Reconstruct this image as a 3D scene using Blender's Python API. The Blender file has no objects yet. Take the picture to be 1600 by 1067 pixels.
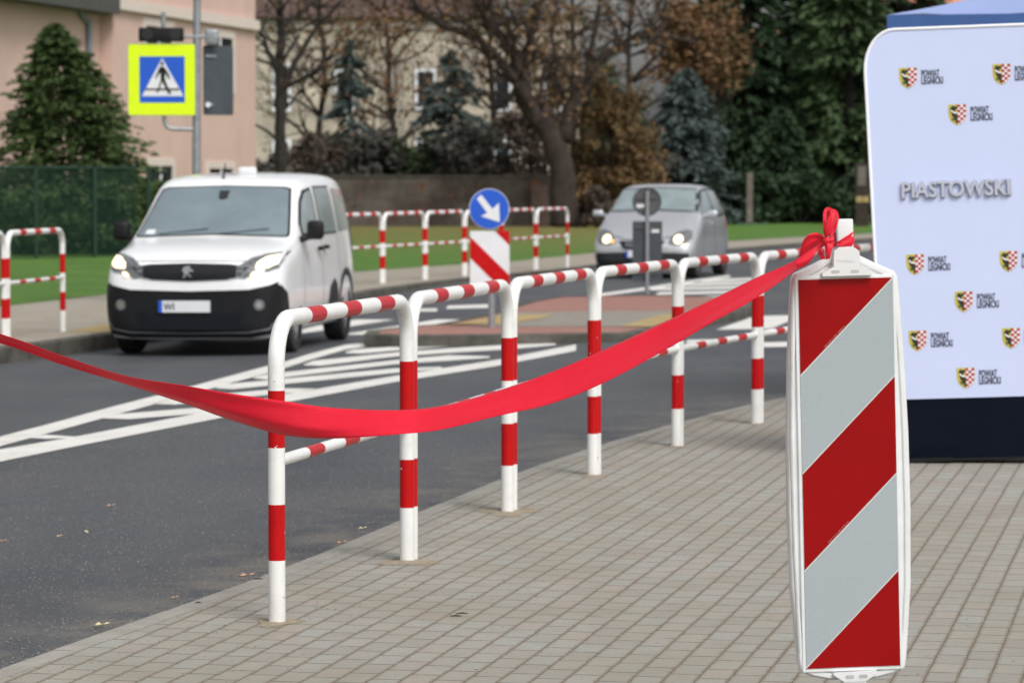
import bpy, bmesh, math, random
import numpy as np
from mathutils import Vector, Matrix
from mathutils.bvhtree import BVHTree
R = math.radians
random.seed(7)
scn = bpy.context.scene
col = scn.collection
# ------------------------------------------------------------------ camera
F = 5200.0; CAMZ = 1.564; PITCH = math.atan(253.5 / F)
cam = bpy.data.cameras.new('camera'); camo = bpy.data.objects.new('camera', cam); col.objects.link(camo)
cam.sensor_width = 36.0; cam.lens = 36.0 * F / 1600.0; cam.clip_end = 3000; cam.clip_start = 0.1
camo.location = (0, 0, CAMZ); camo.rotation_euler = (math.pi / 2 - PITCH, 0, 0)
cam.dof.use_dof = True; cam.dof.focus_distance = 10.2; cam.dof.aperture_fstop = 7.5
scn.camera = camo
# ------------------------------------------------------------------ sky and sun (overcast)
world = bpy.data.worlds.new('World'); scn.world = world; world.use_nodes = True
wn = world.node_tree; wn.nodes.clear()
sky = wn.nodes.new('ShaderNodeTexSky'); sky.sky_type = 'NISHITA'; sky.sun_disc = False
SUN_EL, SUN_AZ = R(50), R(150)
sky.sun_elevation = SUN_EL; sky.sun_rotation = SUN_AZ; sky.dust_density = 4.0; sky.air_density = 1.0
hs = wn.nodes.new('ShaderNodeHueSaturation'); hs.inputs['Saturation'].default_value = 0.22
bg = wn.nodes.new('ShaderNodeBackground'); bg.inputs['Strength'].default_value = 0.135
wo = wn.nodes.new('ShaderNodeOutputWorld')
wn.links.new(sky.outputs[0], hs.inputs['Color']); wn.links.new(hs.outputs[0], bg.inputs['Color']); wn.links.new(bg.outputs[0], wo.inputs['Surface'])
sun = bpy.data.lights.new('sun', 'SUN'); sun.energy = 1.5; sun.angle = R(20); sun.color = (1, 0.97, 0.93)
so = bpy.data.objects.new('sun', sun); col.objects.link(so)
# sky sun_rotation is clockwise from +Y seen from above
sd = Vector((math.sin(SUN_AZ) * math.cos(SUN_EL), math.cos(SUN_AZ) * math.cos(SUN_EL), math.sin(SUN_EL)))
so.rotation_euler = (-sd).to_track_quat('-Z', 'Y').to_euler()
scn.view_settings.view_transform = 'Standard'; scn.view_settings.look = 'None'
scn.view_settings.exposure = 0.15; scn.view_settings.gamma = 1.0
scn.render.engine = 'CYCLES'

# ------------------------------------------------------------------ geometry of the photograph -> world
def kerb_x(D):   # near kerb line: X at distance D
    return float(np.interp(D, [0, 5, 10.7, 13.2, 17.8, 21.5, 23.8, 28, 34, 50, 80], [-4.2, -3.1, -1.62, -0.94, 0.02, 1.08, 1.92, 3.6, 6.2, 14, 30]))
def zroad(X, D):
    s = min(max(kerb_x(D) - X, 0.0), 9.0)
    t = min(max((D - 40) / 15.0, 0), 1); t = t * t * (3 - 2 * t)
    return -0.035 - 0.018 * s + 0.095 * t
def ray(px, py):
    x = (px - 800) / F; y = -(py - 533.5) / F
    c, s = math.cos(PITCH), math.sin(PITCH)
    return Vector((x, c + y * s, -s + y * c))
def P(px, py, D):
    d = ray(px, py); t = D / d.y
    return Vector((d.x * t, D, CAMZ + d.z * t))
def G(px, py, z=0.0):
    d = ray(px, py); t = (z - CAMZ) / d.z
    return Vector((d.x * t, d.y * t, z))
def GR(px, py, dz=0.0):
    z = -0.1
    for _ in range(8):
        p = G(px, py, z); z = zroad(p.x, p.y) + dz
    return G(px, py, z)

# ------------------------------------------------------------------ materials
MATS = {}
class NT:
    def __init__(s, name):
        s.m = bpy.data.materials.new(name); s.m.use_nodes = True; s.t = s.m.node_tree
        s.b = s.t.nodes['Principled BSDF']
    def n(s, typ, **kw):
        nd = s.t.nodes.new(typ)
        for k, v in kw.items(): setattr(nd, k, v)
        return nd
    def l(s, a, b): s.t.links.new(a, b)
    def math(s, op, a, b=None, clamp=False):
        nd = s.n('ShaderNodeMath', operation=op); nd.use_clamp = clamp
        for i, v in enumerate((a, b)):
            if v is None: continue
            if isinstance(v, (int, float)): nd.inputs[i].default_value = v
            else: s.l(v, nd.inputs[i])
        return nd.outputs[0]
    def mix(s, f, a, b, blend='MIX'):
        nd = s.n('ShaderNodeMix', data_type='RGBA', blend_type=blend)
        for i, v in ((0, f), (6, a), (7, b)):
            if isinstance(v, (int, float)): nd.inputs[i].default_value = v
            elif isinstance(v, tuple): nd.inputs[i].default_value = (*v[:3], 1)
            else: s.l(v, nd.inputs[i])
        return nd.outputs[2]
    def noise(s, vec, scale, detail=4, rough=.6):
        nd = s.n('ShaderNodeTexNoise'); nd.inputs['Scale'].default_value = scale
        nd.inputs['Detail'].default_value = detail; nd.inputs['Roughness'].default_value = rough
        if vec is not None: s.l(vec, nd.inputs['Vector'])
        return nd.outputs['Fac']
    def ramp(s, f, lo, hi):
        nd = s.n('ShaderNodeMapRange'); nd.inputs[1].default_value = lo; nd.inputs[2].default_value = hi
        nd.clamp = True; s.l(f, nd.inputs[0]); return nd.outputs[0]
    def pos(s): return s.n('ShaderNodeNewGeometry').outputs['Position']
    def obj(s): return s.n('ShaderNodeTexCoord').outputs['Object']
    def bump(s, h, strength=.3, dist=.01):
        nd = s.n('ShaderNodeBump'); nd.inputs['Strength'].default_value = strength; nd.inputs['Distance'].default_value = dist
        s.l(h, nd.inputs['Height']); s.l(nd.outputs[0], s.b.inputs['Normal'])
def mat(name, c, rough=.5, metal=0, var=0.12, scale=8, c2=None, bump=0, bscale=None, coat=0, emit=None, estr=0, spec=None, sheen=0, world=False):
    if name in MATS: return MATS[name]
    t = NT(name); vec = t.pos() if world else t.obj()
    c2 = c2 or tuple(x * (1 - var * 2.2) for x in c)
    f = t.ramp(t.noise(vec, scale), .35, .68)
    t.l(t.mix(f, c, c2), t.b.inputs['Base Color'])
    t.b.inputs['Roughness'].default_value = rough; t.b.inputs['Metallic'].default_value = metal
    if coat: t.b.inputs['Coat Weight'].default_value = coat; t.b.inputs['Coat Roughness'].default_value = .05
    if spec is not None: t.b.inputs['Specular IOR Level'].default_value = spec
    if sheen: t.b.inputs['Sheen Weight'].default_value = sheen; t.b.inputs['Sheen Roughness'].default_value = .35
    if emit: t.b.inputs['Emission Color'].default_value = (*emit, 1); t.b.inputs['Emission Strength'].default_value = estr
    if bump: t.bump(t.noise(vec, bscale or scale * 4), bump)
    MATS[name] = t.m; return t.m

def mat_asphalt():
    t = NT('asphalt'); p = t.pos()
    mp = t.n('ShaderNodeMapping'); mp.inputs['Rotation'].default_value = (0, 0, R(13)); mp.inputs['Scale'].default_value = (1, .12, 1); t.l(p, mp.inputs['Vector'])
    big = t.ramp(t.noise(mp.outputs[0], 1.1, 3), .35, .65)
    blot = t.ramp(t.noise(p, .55, 5), .4, .62)
    fine = t.noise(p, 60, 6, .95)
    c = t.mix(big, (.042, .047, .058), (.074, .080, .092))
    c = t.mix(t.math('MULTIPLY', blot, .6), c, (.10, .10, .10))
    st = t.ramp(fine, .52, .60)
    c = t.mix(t.math('MULTIPLY', st, .42), c, (.25, .255, .26))
    dk = t.ramp(t.noise(p, 75, 5, .95), .51, .42)
    c = t.mix(t.math('MULTIPLY', dk, .7), c, (.016, .018, .024))
    # sandy dust lying along the near kerb
    at = t.n('ShaderNodeAttribute', attribute_name='dust')
    dn = t.ramp(t.noise(p, 2.2, 6, .7), .42, .62)
    du = t.math('MULTIPLY', at.outputs['Fac'], dn)
    c = t.mix(t.math('MULTIPLY', du, .75), c, (.20, .175, .14))
    t.l(c, t.b.inputs['Base Color']); t.b.inputs['Roughness'].default_value = .62
    t.bump(fine, .6, .006)
    return t.m
def mat_pavers(name, base, red=False, L=.2, W=.1, ang=11.5, joint=(.115, .092, .065), contrast=1.0):
    t = NT(name); p = t.pos()
    mp = t.n('ShaderNodeMapping'); mp.vector_type = 'POINT'; mp.inputs['Rotation'].default_value = (0, 0, R(ang)); t.l(p, mp.inputs['Vector'])
    sx = t.n('ShaderNodeSeparateXYZ'); t.l(mp.outputs[0], sx.inputs[0])
    wob = t.math('MULTIPLY', t.math('SUBTRACT', t.noise(p, 1.2, 2), .5), .010)
    wob2 = t.math('MULTIPLY', t.math('SUBTRACT', t.noise(p, 16.0, 4, .8), .5), .009)
    v = t.math('DIVIDE', t.math('ADD', t.math('ADD', sx.outputs[0], wob), wob2), W)
    row = t.math('FLOOR', v)
    rn = t.n('ShaderNodeTexWhiteNoise', noise_dimensions='1D'); t.l(row, rn.inputs['W'])
    off = t.math('ADD', t.math('MULTIPLY', t.math('MODULO', row, 2), .5), t.math('MULTIPLY', rn.outputs['Value'], .16))
    u = t.math('ADD', t.math('DIVIDE', sx.outputs[1], L), off)
    colm = t.math('FLOOR', u)
    fv = t.math('SUBTRACT', v, row); fu = t.math('SUBTRACT', u, colm)
    dv = t.math('MULTIPLY', t.math('MINIMUM', fv, t.math('SUBTRACT', 1, fv)), W)
    dulen = t.math('MULTIPLY', t.math('MINIMUM', fu, t.math('SUBTRACT', 1, fu)), L)
    cv = t.n('ShaderNodeCombineXYZ'); t.l(row, cv.inputs[0]); t.l(colm, cv.inputs[1])
    wn_ = t.n('ShaderNodeTexWhiteNoise', noise_dimensions='2D'); t.l(cv.outputs[0], wn_.inputs['Vector'])
    r1 = wn_.outputs['Value']
    cs = t.n('ShaderNodeSeparateColor'); t.l(wn_.outputs['Color'], cs.inputs[0])
    b = base
    dk = tuple(x * (1 - .13 * contrast) for x in b); pk = (b[0] * 1.02, b[1] * .94, b[2] * .91); gn = (b[0] * .95, b[1] * 1.0, b[2] * 1.02)
    c = t.mix(r1, b, dk)
    c = t.mix(t.math('MULTIPLY', t.ramp(cs.outputs[1], .7, .95), .7), c, pk)
    c = t.mix(t.ramp(cs.outputs[2], .7, .85), c, gn)
    gr = t.noise(p, 75, 6, .95)
    c = t.mix(t.math('MULTIPLY', t.ramp(gr, .52, .62), .30), c, tuple(min(1, x * 1.6) for x in b))
    c = t.mix(t.math('MULTIPLY', t.ramp(gr, .48, .38), .38), c, tuple(x * .45 for x in b))
    stain = t.ramp(t.noise(p, 1.3, 6, .65), .42, .68)
    c = t.mix(t.math('MULTIPLY', stain, .55), c, (b[0] * .76, b[1] * .70, b[2] * .58))
    c = t.mix(t.math('MULTIPLY', t.ramp(t.noise(p, 9, 6, .85), .52, .66), .28), c, (b[0] * .6, b[1] * .56, b[2] * .48))
    jw = t.math('ADD', t.math('MULTIPLY', t.ramp(t.noise(p, 22, 4, .8), .3, .7), .0048), .0016)
    jr = t.math('LESS_THAN', dv, jw)
    jc = t.math('MULTIPLY', t.math('LESS_THAN', dulen, .0052), t.ramp(t.noise(p, 9, 2), .15, .5))
    # rows nearest the joint carry sand
    sandy = t.math('MULTIPLY', t.math('LESS_THAN', dv, t.math('MULTIPLY', jw, 2.8)), t.ramp(t.noise(p, 50, 4, .9), .46, .54))
    c = t.mix(t.math('MULTIPLY', sandy, .7), c, (.20, .16, .115))
    jcol = t.mix(t.ramp(t.noise(p, 90, 3), .4, .6), joint, tuple(x * 1.8 for x in joint))
    c = t.mix(t.math('MULTIPLY', jc, .85), c, tuple(x * .62 for x in joint))
    c = t.mix(jr, c, jcol)
    # dark specks and crumbs
    sp = t.n('ShaderNodeTexVoronoi'); sp.inputs['Scale'].default_value = 9.0; t.l(p, sp.inputs['Vector'])
    spk = t.math('LESS_THAN', sp.outputs['Distance'], t.math('MULTIPLY', t.ramp(t.noise(p, 3.0, 2), .3, .7), .085))
    c = t.mix(t.math('MULTIPLY', spk, .8), c, (.035, .03, .025))
    t.l(c, t.b.inputs['Base Color']); t.b.inputs['Roughness'].default_value = .85
    h = t.math('SUBTRACT', t.math('MULTIPLY', gr, .25), t.math('ADD', jr, t.math('MULTIPLY', jc, .4)))
    t.bump(h, .5, .004)
    return t.m
def mat_lawn():
    t = NT('lawn'); p = t.pos()
    c = t.mix(t.ramp(t.noise(p, .7, 5), .35, .65), (.070, .185, .016), (.125, .25, .03))
    c = t.mix(t.math('MULTIPLY', t.ramp(t.noise(p, 5, 6, .9), .48, .62), .6), c, (.045, .12, .016))
    at = t.n('ShaderNodeAttribute', attribute_name='dust')
    lf = t.math('MULTIPLY', at.outputs['Fac'], t.ramp(t.noise(p, 1.1, 8, .85), .38, .60))
    c = t.mix(t.math('MULTIPLY', lf, .9), c, (.30, .15, .06))
    t.l(c, t.b.inputs['Base Color']); t.b.inputs['Roughness'].default_value = .9
    t.bump(t.noise(p, 40, 4), 1, .05)
    return t.m
def mat_mark():
    t = NT('road_paint'); p = t.pos()
    g = t.noise(p, 120, 4, .8); w = t.noise(p, 3, 4, .7)
    f = t.ramp(t.math('ADD', t.math('MULTIPLY', g, .6), t.math('MULTIPLY', w, .4)), .57, .64)
    c = t.mix(t.math('MULTIPLY', f, .75), (.74, .73, .69), (.22, .21, .2))
    c = t.mix(t.math('MULTIPLY', t.ramp(w, .4, .65), .4), c, (.58, .55, .49))
    t.l(c, t.b.inputs['Base Color']); t.b.inputs['Roughness'].default_value = .7
    return t.m
def mat_leaf(name, a, b, c3=None, scale=1.2, rough=.75):
    t = NT(name); p = t.obj()
    f = t.ramp(t.noise(p, scale, 3), .38, .62)
    c = t.mix(f, a, b)
    f2 = t.ramp(t.noise(p, scale * 9, 2), .4, .62)
    c = t.mix(t.math('MULTIPLY', f2, .6), c, c3 or tuple(x * 1.7 for x in b))
    t.l(c, t.b.inputs['Base Color']); t.b.inputs['Roughness'].default_value = rough
    t.b.inputs['Specular IOR Level'].default_value = .25
    return t.m
def mat_paint_pipe(name, c, chip):
    t = NT(name); p = t.pos()
    g = t.ramp(t.noise(p, 7, 6, .8), .48, .68)
    cc = t.mix(t.math('MULTIPLY', g, .42), c, tuple(x * .72 for x in c))
    ch = t.math('GREATER_THAN', t.noise(p, 38, 3, .5), .742)
    cc = t.mix(ch, cc, chip)
    sp = t.math('GREATER_THAN', t.noise(p, 200, 2, .5), .76)
    cc = t.mix(t.math('MULTIPLY', sp, .6), cc, (.1, .09, .08))
    t.l(cc, t.b.inputs['Base Color']); t.b.inputs['Roughness'].default_value = .34
    t.b.inputs['Specular IOR Level'].default_value = .16
    t.bump(t.noise(p, 30, 3), .08, .004)
    return t.m
def mat_ribbon():
    t = NT('red_satin'); p = t.pos()
    t.b.inputs['Roughness'].default_value = .42; t.b.inputs['Specular IOR Level'].default_value = .5; t.b.inputs['Sheen Weight'].default_value = .45; t.b.inputs['Sheen Roughness'].default_value = .35; t.b.inputs['Sheen Tint'].default_value = (1, .38, .40, 1)
    t.l(t.mix(t.ramp(t.noise(p, 6, 4), .35, .65), (.93, .018, .052), (.84, .012, .040)), t.b.inputs['Base Color'])
    mp = t.n('ShaderNodeMapping'); mp.inputs['Scale'].default_value = (1.5, 30, 60); t.l(p, mp.inputs['Vector'])
    t.bump(t.noise(mp.outputs[0], 3, 4), .35, .004)
    tr = t.n('ShaderNodeBsdfTranslucent'); tr.inputs['Color'].default_value = (.95, .012, .05, 1)
    mx = t.n('ShaderNodeMixShader'); mx.inputs[0].default_value = .25
    out = t.t.nodes['Material Output']; t.l(t.b.outputs[0], mx.inputs[1]); t.l(tr.outputs[0], mx.inputs[2]); t.l(mx.outputs[0], out.inputs['Surface'])
    return t.m
def mat_stone():
    t = NT('old_wall_render'); p = t.obj()
    c = t.mix(t.ramp(t.noise(p, .5, 6, .7), .4, .6), (.13, .115, .095), (.05, .036, .03))
    c = t.mix(t.ramp(t.noise(p, 1.3, 4), .56, .64), c, (.15, .06, .035))
    t.l(c, t.b.inputs['Base Color']); t.b.inputs['Roughness'].default_value = .9
    t.bump(t.noise(p, 12, 4), .6, .03)
    return t.m

M = dict(
    asphalt=mat_asphalt(), pav=mat_pavers('concrete_pavers', (.335, .318, .278)), far_pav=mat_pavers('far_pavers', (.36, .325, .27), ang=12, joint=(.2, .17, .13), contrast=.7),
    red_pav=mat_pavers('red_pavers', (.36, .17, .14), ang=12, joint=(.2, .15, .12)), yel_pav=mat_pavers('yellow_pavers', (.44, .33, .14), ang=12, joint=(.3, .2, .1)),
    grey_pav=mat_pavers('grey_pavers', (.29, .27, .235), ang=12, joint=(.18, .16, .13)),
    lawn=mat_lawn(), mark=mat_mark(), stone=mat_stone(),
    kerb=mat('kerb_concrete', (.36, .34, .30), .9, var=.12, scale=5, bump=.5, bscale=120, world=True),
    kerb_dark=mat('weathered_kerb', (.115, .108, .09), .9, var=.2, scale=4, c2=(.05, .047, .04), bump=.5, bscale=50, world=True),
    wp=mat_paint_pipe('white_pipe_paint', (.80, .80, .78), (.5, .48, .44)), rp=mat_paint_pipe('red_pipe_paint', (.50, .007, .009), (.75, .74, .72)),
    plastic=mat('white_plastic', (.78, .79, .80), .38, var=.03, scale=9, c2=(.70, .71, .71), bump=.04, bscale=60),
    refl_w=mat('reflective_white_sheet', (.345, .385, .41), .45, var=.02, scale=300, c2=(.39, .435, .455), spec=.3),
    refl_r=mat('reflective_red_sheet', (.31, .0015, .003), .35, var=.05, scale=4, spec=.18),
    seam=mat('sheet_edge', (.66, .72, .68), .5, var=.02), print=mat('small_print', (.62, .40, .40), .5, var=.02), darkseam=mat('sheet_edge_dark', (.10, .01, .015), .5, var=.02),
    groove=mat('groove_shade_grey', (.50, .50, .50), .6, var=.08, scale=20),  # white plastic darkened to grey to paint the shade inside grooves and slots
    rubber=mat('black_rubber', (.03, .03, .032), .75, var=.2, scale=20),
    galv=mat('galvanised_steel', (.36, .38, .40), .45, metal=.6, var=.12, scale=15),
    galv2=mat('grey_sign_back', (.055, .068, .082), .5, metal=.1, var=.1, scale=6),
    sgrey=mat('sign_back_grey', (.10, .11, .11), .5, metal=.2, var=.15, scale=6),
    blue=mat('sign_blue', (.012, .10, .58), .4, var=.05, scale=3), swhite=mat('sign_white', (.74, .76, .78), .4, var=.03), yellow=mat('fluorescent_yellow', (.70, .92, .0), .45, var=.02, emit=(.6, 1, 0), estr=0),
    black=mat('black_paint', (.008, .008, .009), .5, var=.1, spec=.3), blacklamp=mat('black_lamp', (.02, .02, .022), .3, var=.1),
    van_w=mat('white_car_paint', (.93, .94, .95), .22, var=.01, coat=.8), blackpl=mat('black_bumper_plastic', (.011, .012, .014), .5, var=.15, scale=4, spec=.25),
    glass=mat('car_glass', (.16, .205, .23), .06, var=.1, scale=2.2, c2=(.20, .26, .28), spec=.9, coat=.5), sideglass=mat('car_side_glass', (.27, .33, .34), .12, var=.12, scale=2.5, spec=.6),  # pale base colours of both glasses stand in for reflected sky
    chrome=mat('chrome', (.72, .73, .75), .15, metal=1, var=.03), grille=mat('grille_black', (.008, .009, .014), .4, var=.1, spec=.25), lampglass=mat('lamp_housing', (.20, .21, .22), .12, var=.3, scale=20, coat=.6),
    lamp_on=mat('lit_lamp', (1, .9, .7), .2, var=0, emit=(1, .76, .40), estr=1.5), amber=mat('amber_lens', (.9, .35, .05), .3, var=.02, emit=(1, .5, .15), estr=1.2),
    silver=mat('silver_car_paint', (.64, .655, .68), .28, metal=.6, var=.03, coat=.6), darkgrey=mat('dark_trim', (.028, .030, .033), .55, var=.1, spec=.3),
    rim=mat('alloy', (.35, .36, .38), .35, metal=.8, var=.1), tyre=mat('tyre', (.018, .018, .019), .85, var=.1),
    ribbon=mat_ribbon(),
    fabric=mat('white_banner_fabric', (.585, .655, .90), .8, var=.012, scale=3, bump=.35, bscale=1.6), fab_dark=mat('navy_banner_fabric', (.006, .009, .017), .9, var=.1, spec=.05),
    fab_edge=mat('banner_hem', (.92, .93, .96), .7, var=.01), ltr=mat('black_print', (.025, .025, .05), .6, var=.05), grey_ltr=mat('grey_raised_letters', (.50, .52, .62), .5, var=.03), grey_sh=mat('grey_letter_outline', (.34, .35, .42), .6, var=.03),
    sh_y=mat('crest_yellow', (.62, .52, .08), .7, var=.05), sh_r=mat('crest_red', (.48, .015, .04), .7, var=.05), sh_w=mat('crest_white', (.85, .85, .88), .7, var=.02), sh_k=mat('crest_black', (.02, .025, .02), .7, var=.05), sh_g=mat('crest_green', (.10, .15, .06), .7, var=.05),
    tent=mat('pale_blue_tent_cloth', (.30, .38, .66), .7, var=.04, scale=1.5, bump=.2, bscale=3), tent_d=mat('blue_tent_cloth', (.055, .13, .36), .7, var=.08, scale=2),
    pink=mat('pink_render', (.66, .465, .40), .9, var=.05, scale=.8, bump=.1, bscale=30), cream=mat('cream_trim', (.74, .64, .58), .8, var=.05), gutter=mat('zinc_gutter', (.25, .29, .33), .5, metal=.3, var=.1), dkroof=mat('dark_roof_edge', (.09, .09, .085), .8, var=.15),
    win_dark=mat('dark_window_glass', (.03, .035, .04), .1, var=.2, scale=2), win_white=mat('white_window_frame', (.88, .90, .95), .6, var=.05),
    beige=mat('beige_render', (.62, .55, .45), .9, var=.2, scale=.6, bump=.1, bscale=20), redroof=mat('red_tiles', (.135, .085, .07), .8, var=.15, scale=3), greyroof=mat('grey_roof_sheet', (.28, .30, .33), .6, var=.1), orangeroof=mat('orange_roof_tiles', (.60, .27, .17), .8, var=.1),
    bark=mat('bark', (.038, .032, .028), .95, var=.2, scale=6, c2=(.018, .015, .013), bump=.8, bscale=14), bark2=mat('brown_bark', (.050, .034, .027), .95, var=.2, scale=4, c2=(.022, .016, .014), bump=.8, bscale=10),
    fence_g=mat('green_wire', (.008, .038, .022), .5, var=.1), wood=mat('weathered_wood', (.19, .165, .145), .9, var=.2, scale=3),
    dryleaf=mat('dry_leaf', (.58, .38, .20), .8, var=.1, scale=30, c2=(.42, .24, .12)), paleleaf=mat('pale_dry_leaf', (.72, .62, .40), .8, var=.1, scale=30), pinkleaf=mat('pinkish_dry_leaf', (.60, .38, .28), .8, var=.1, scale=30),
    stonebit=mat('gravel_bits', (.27, .26, .24), .9, var=.35, scale=25, c2=(.10, .10, .10)), sand=mat('sand', (.36, .30, .21), .95, var=.15, scale=30, bump=.4, bscale=200, world=True), twig=mat('dark_twig', (.03, .025, .02), .9),
    thuja=mat_leaf('thuja_green', (.022, .045, .012), (.05, .085, .024), (.095, .13, .045), 1.5),
    fir=mat_leaf('fir_green', (.015, .030, .015), (.030, .055, .025), (.06, .10, .045), .8),
    fir2=mat_leaf('fir_light_green', (.020, .04, .016), (.045, .08, .030), (.09, .13, .05), .8),
    spruce=mat_leaf('blue_spruce', (.032, .048, .044), (.062, .085, .078), (.14, .175, .165), .9),
    autumn=mat_leaf('autumn_leaf', (.13, .085, .042), (.085, .072, .035), (.24, .125, .055), .7),
    autumn2=mat_leaf('rusty_leaf', (.10, .06, .032), (.20, .09, .045), (.15, .12, .05), .7),
    shrub=mat_leaf('shrub_dark', (.045, .055, .045), (.08, .078, .065), (.15, .13, .12), .9),
    shrub2=mat_leaf('shrub_brown', (.055, .05, .045), (.10, .075, .06), (.18, .125, .09), .9),
    shrub3=mat_leaf('shrub_green', (.025, .045, .02), (.05, .07, .03), (.09, .11, .05), .9),
)
# ------------------------------------------------------------------ object helpers
def tag(o, label=None, cat=None, group=None, kind=None):
    if label: o['label'] = label
    if cat: o['category'] = cat
    if group: o['group'] = group
    if kind: o['kind'] = kind
    return o
def empty(name, loc=(0, 0, 0), rz=0, label=None, cat=None, group=None):
    o = bpy.data.objects.new(name, None); col.objects.link(o); o.location = loc; o.rotation_euler = (0, 0, rz); o.empty_display_size = .2
    return tag(o, label, cat, group)
def mesh(name, verts, faces, mats, parent=None, mi=None, smooth=False, attr=None):
    me = bpy.data.meshes.new(name); me.from_pydata([tuple(v) for v in verts], [], faces)
    for m in (mats if isinstance(mats, (list, tuple)) else [mats]): me.materials.append(m)
    if mi is not None: me.polygons.foreach_set('material_index', mi)
    if smooth: me.polygons.foreach_set('use_smooth', [True] * len(me.polygons))
    if attr is not None:
        a = me.attributes.new('dust', 'FLOAT', 'POINT'); a.data.foreach_set('value', attr)
    me.update()
    o = bpy.data.objects.new(name, me); col.objects.link(o)
    if parent: o.parent = parent
    return o
class MB:
    def __init__(s): s.v = []; s.f = []; s.mi = []; s.sm = False
    def add(s, vs, fs, mi=0):
        n = len(s.v); s.v += [Vector(v) for v in vs]
        for f in fs: s.f.append([i + n for i in f]); s.mi.append(mi)
    def box(s, a, b, mi=0, mtx=None, bev=0):
        (x0, y0, z0), (x1, y1, z1) = a, b
        if bev:
            bm = bmesh.new(); bmesh.ops.create_cube(bm, size=1)
            for v in bm.verts: v.co = Vector(((x0 + x1) / 2 + v.co.x * (x1 - x0), (y0 + y1) / 2 + v.co.y * (y1 - y0), (z0 + z1) / 2 + v.co.z * (z1 - z0)))
            bmesh.ops.bevel(bm, geom=list(bm.edges), offset=bev, segments=3, profile=.5, affect='EDGES')
            bm.verts.index_update()
            vs = [v.co.copy() for v in bm.verts]; fs = [[v.index for v in f.verts] for f in bm.faces]; bm.free()
        else:
            vs = [Vector((x, y, z)) for z in (z0, z1) for y in (y0, y1) for x in (x0, x1)]
            fs = [(0, 2, 3, 1), (4, 5, 7, 6), (0, 1, 5, 4), (2, 6, 7, 3), (0, 4, 6, 2), (1, 3, 7, 5)]
        if mtx: vs = [mtx @ v for v in vs]
        s.add(vs, fs, mi)
    def tube(s, pts, r, n=10, mis=0, caps=True):
        pts = [Vector(p) for p in pts]; m = len(pts)
        rr = r if isinstance(r, (list, tuple)) else [r] * m
        base = len(s.v); up = None
        for i, p in enumerate(pts):
            t = (pts[min(i + 1, m - 1)] - pts[max(i - 1, 0)]).normalized()
            if up is None:
                a = Vector((0, 0, 1)) if abs(t.z) < .9 else Vector((1, 0, 0)); up = t.cross(a).normalized()
            else: up = (up - t * up.dot(t)).normalized()
            bn = t.cross(up)
            for j in range(n):
                an = 2 * math.pi * j / n; s.v.append(p + (up * math.cos(an) + bn * math.sin(an)) * rr[i])
        for i in range(m - 1):
            mi = mis[i] if isinstance(mis, (list, tuple)) else mis
            for j in range(n):
                k = (j + 1) % n
                s.f.append([base + i * n + j, base + i * n + k, base + (i + 1) * n + k, base + (i + 1) * n + j]); s.mi.append(mi)
        if caps:
            s.f.append([base + j for j in range(n)][::-1]); s.mi.append(mis[0] if isinstance(mis, (list, tuple)) else mis)
            s.f.append([base + (m - 1) * n + j for j in range(n)]); s.mi.append(mis[-1] if isinstance(mis, (list, tuple)) else mis)
    def prism(s, pts2, y0, y1, mi=0, mtx=None, mi_side=None):
        """outline in x,z, extruded from y0 to y1 (front y0)"""
        n = len(pts2)
        vs = [Vector((x, y0, z)) for x, z in pts2] + [Vector((x, y1, z)) for x, z in pts2]
        if mtx: vs = [mtx @ v for v in vs]
        s.add(vs, [list(range(n)), list(range(2 * n - 1, n - 1, -1))], mi)
        s.add(vs, [[i, i + n, (i + 1) % n + n, (i + 1) % n] for i in range(n)], mi if mi_side is None else mi_side)
    def build(s, name, mats, parent=None, smooth=False, bevel=0, auto=True):
        o = mesh(name, s.v, s.f, mats, parent, s.mi, smooth)
        if bevel:
            b = o.modifiers.new('b', 'BEVEL'); b.width = bevel; b.segments = 2; b.limit_method = 'ANGLE'; b.angle_limit = R(35)
        if smooth and auto:
            m = o.modifiers.new('e', 'EDGE_SPLIT'); m.split_angle = R(40)
        return o
def poly_sheet(name, pts, m, kind='structure', parent=None, z=None):
    """flat polygon (convex or not) triangulated"""
    bm = bmesh.new(); vs = [bm.verts.new(p) for p in pts]; f = bm.faces.new(vs)
    bm.normal_update()
    if f.normal.z < 0: f.normal_flip()
    bmesh.ops.triangulate(bm, faces=[f])
    me = bpy.data.meshes.new(name); bm.to_mesh(me); bm.free(); me.materials.append(m)
    o = bpy.data.objects.new(name, me); col.objects.link(o)
    if parent: o.parent = parent
    if kind: o['kind'] = kind
    return o
def copy_tree(o, parent=None):
    c = o.copy(); col.objects.link(c); c.parent = parent
    for ch in list(o.children): copy_tree(ch, c)
    return c
def circ(r, n=32, cx=0, cz=0): return [(cx + r * math.cos(2 * math.pi * i / n), cz + r * math.sin(2 * math.pi * i / n)) for i in range(n)]
def rrect(x0, z0, x1, z1, r, n=5):
    o = []
    for cx, cz, a0 in ((x1 - r, z1 - r, 0), (x0 + r, z1 - r, 90), (x0 + r, z0 + r, 180), (x1 - r, z0 + r, 270)):
        for i in range(n + 1):
            a = R(a0 + 90 * i / n); o.append((cx + r * math.cos(a), cz + r * math.sin(a)))
    return o
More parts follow.
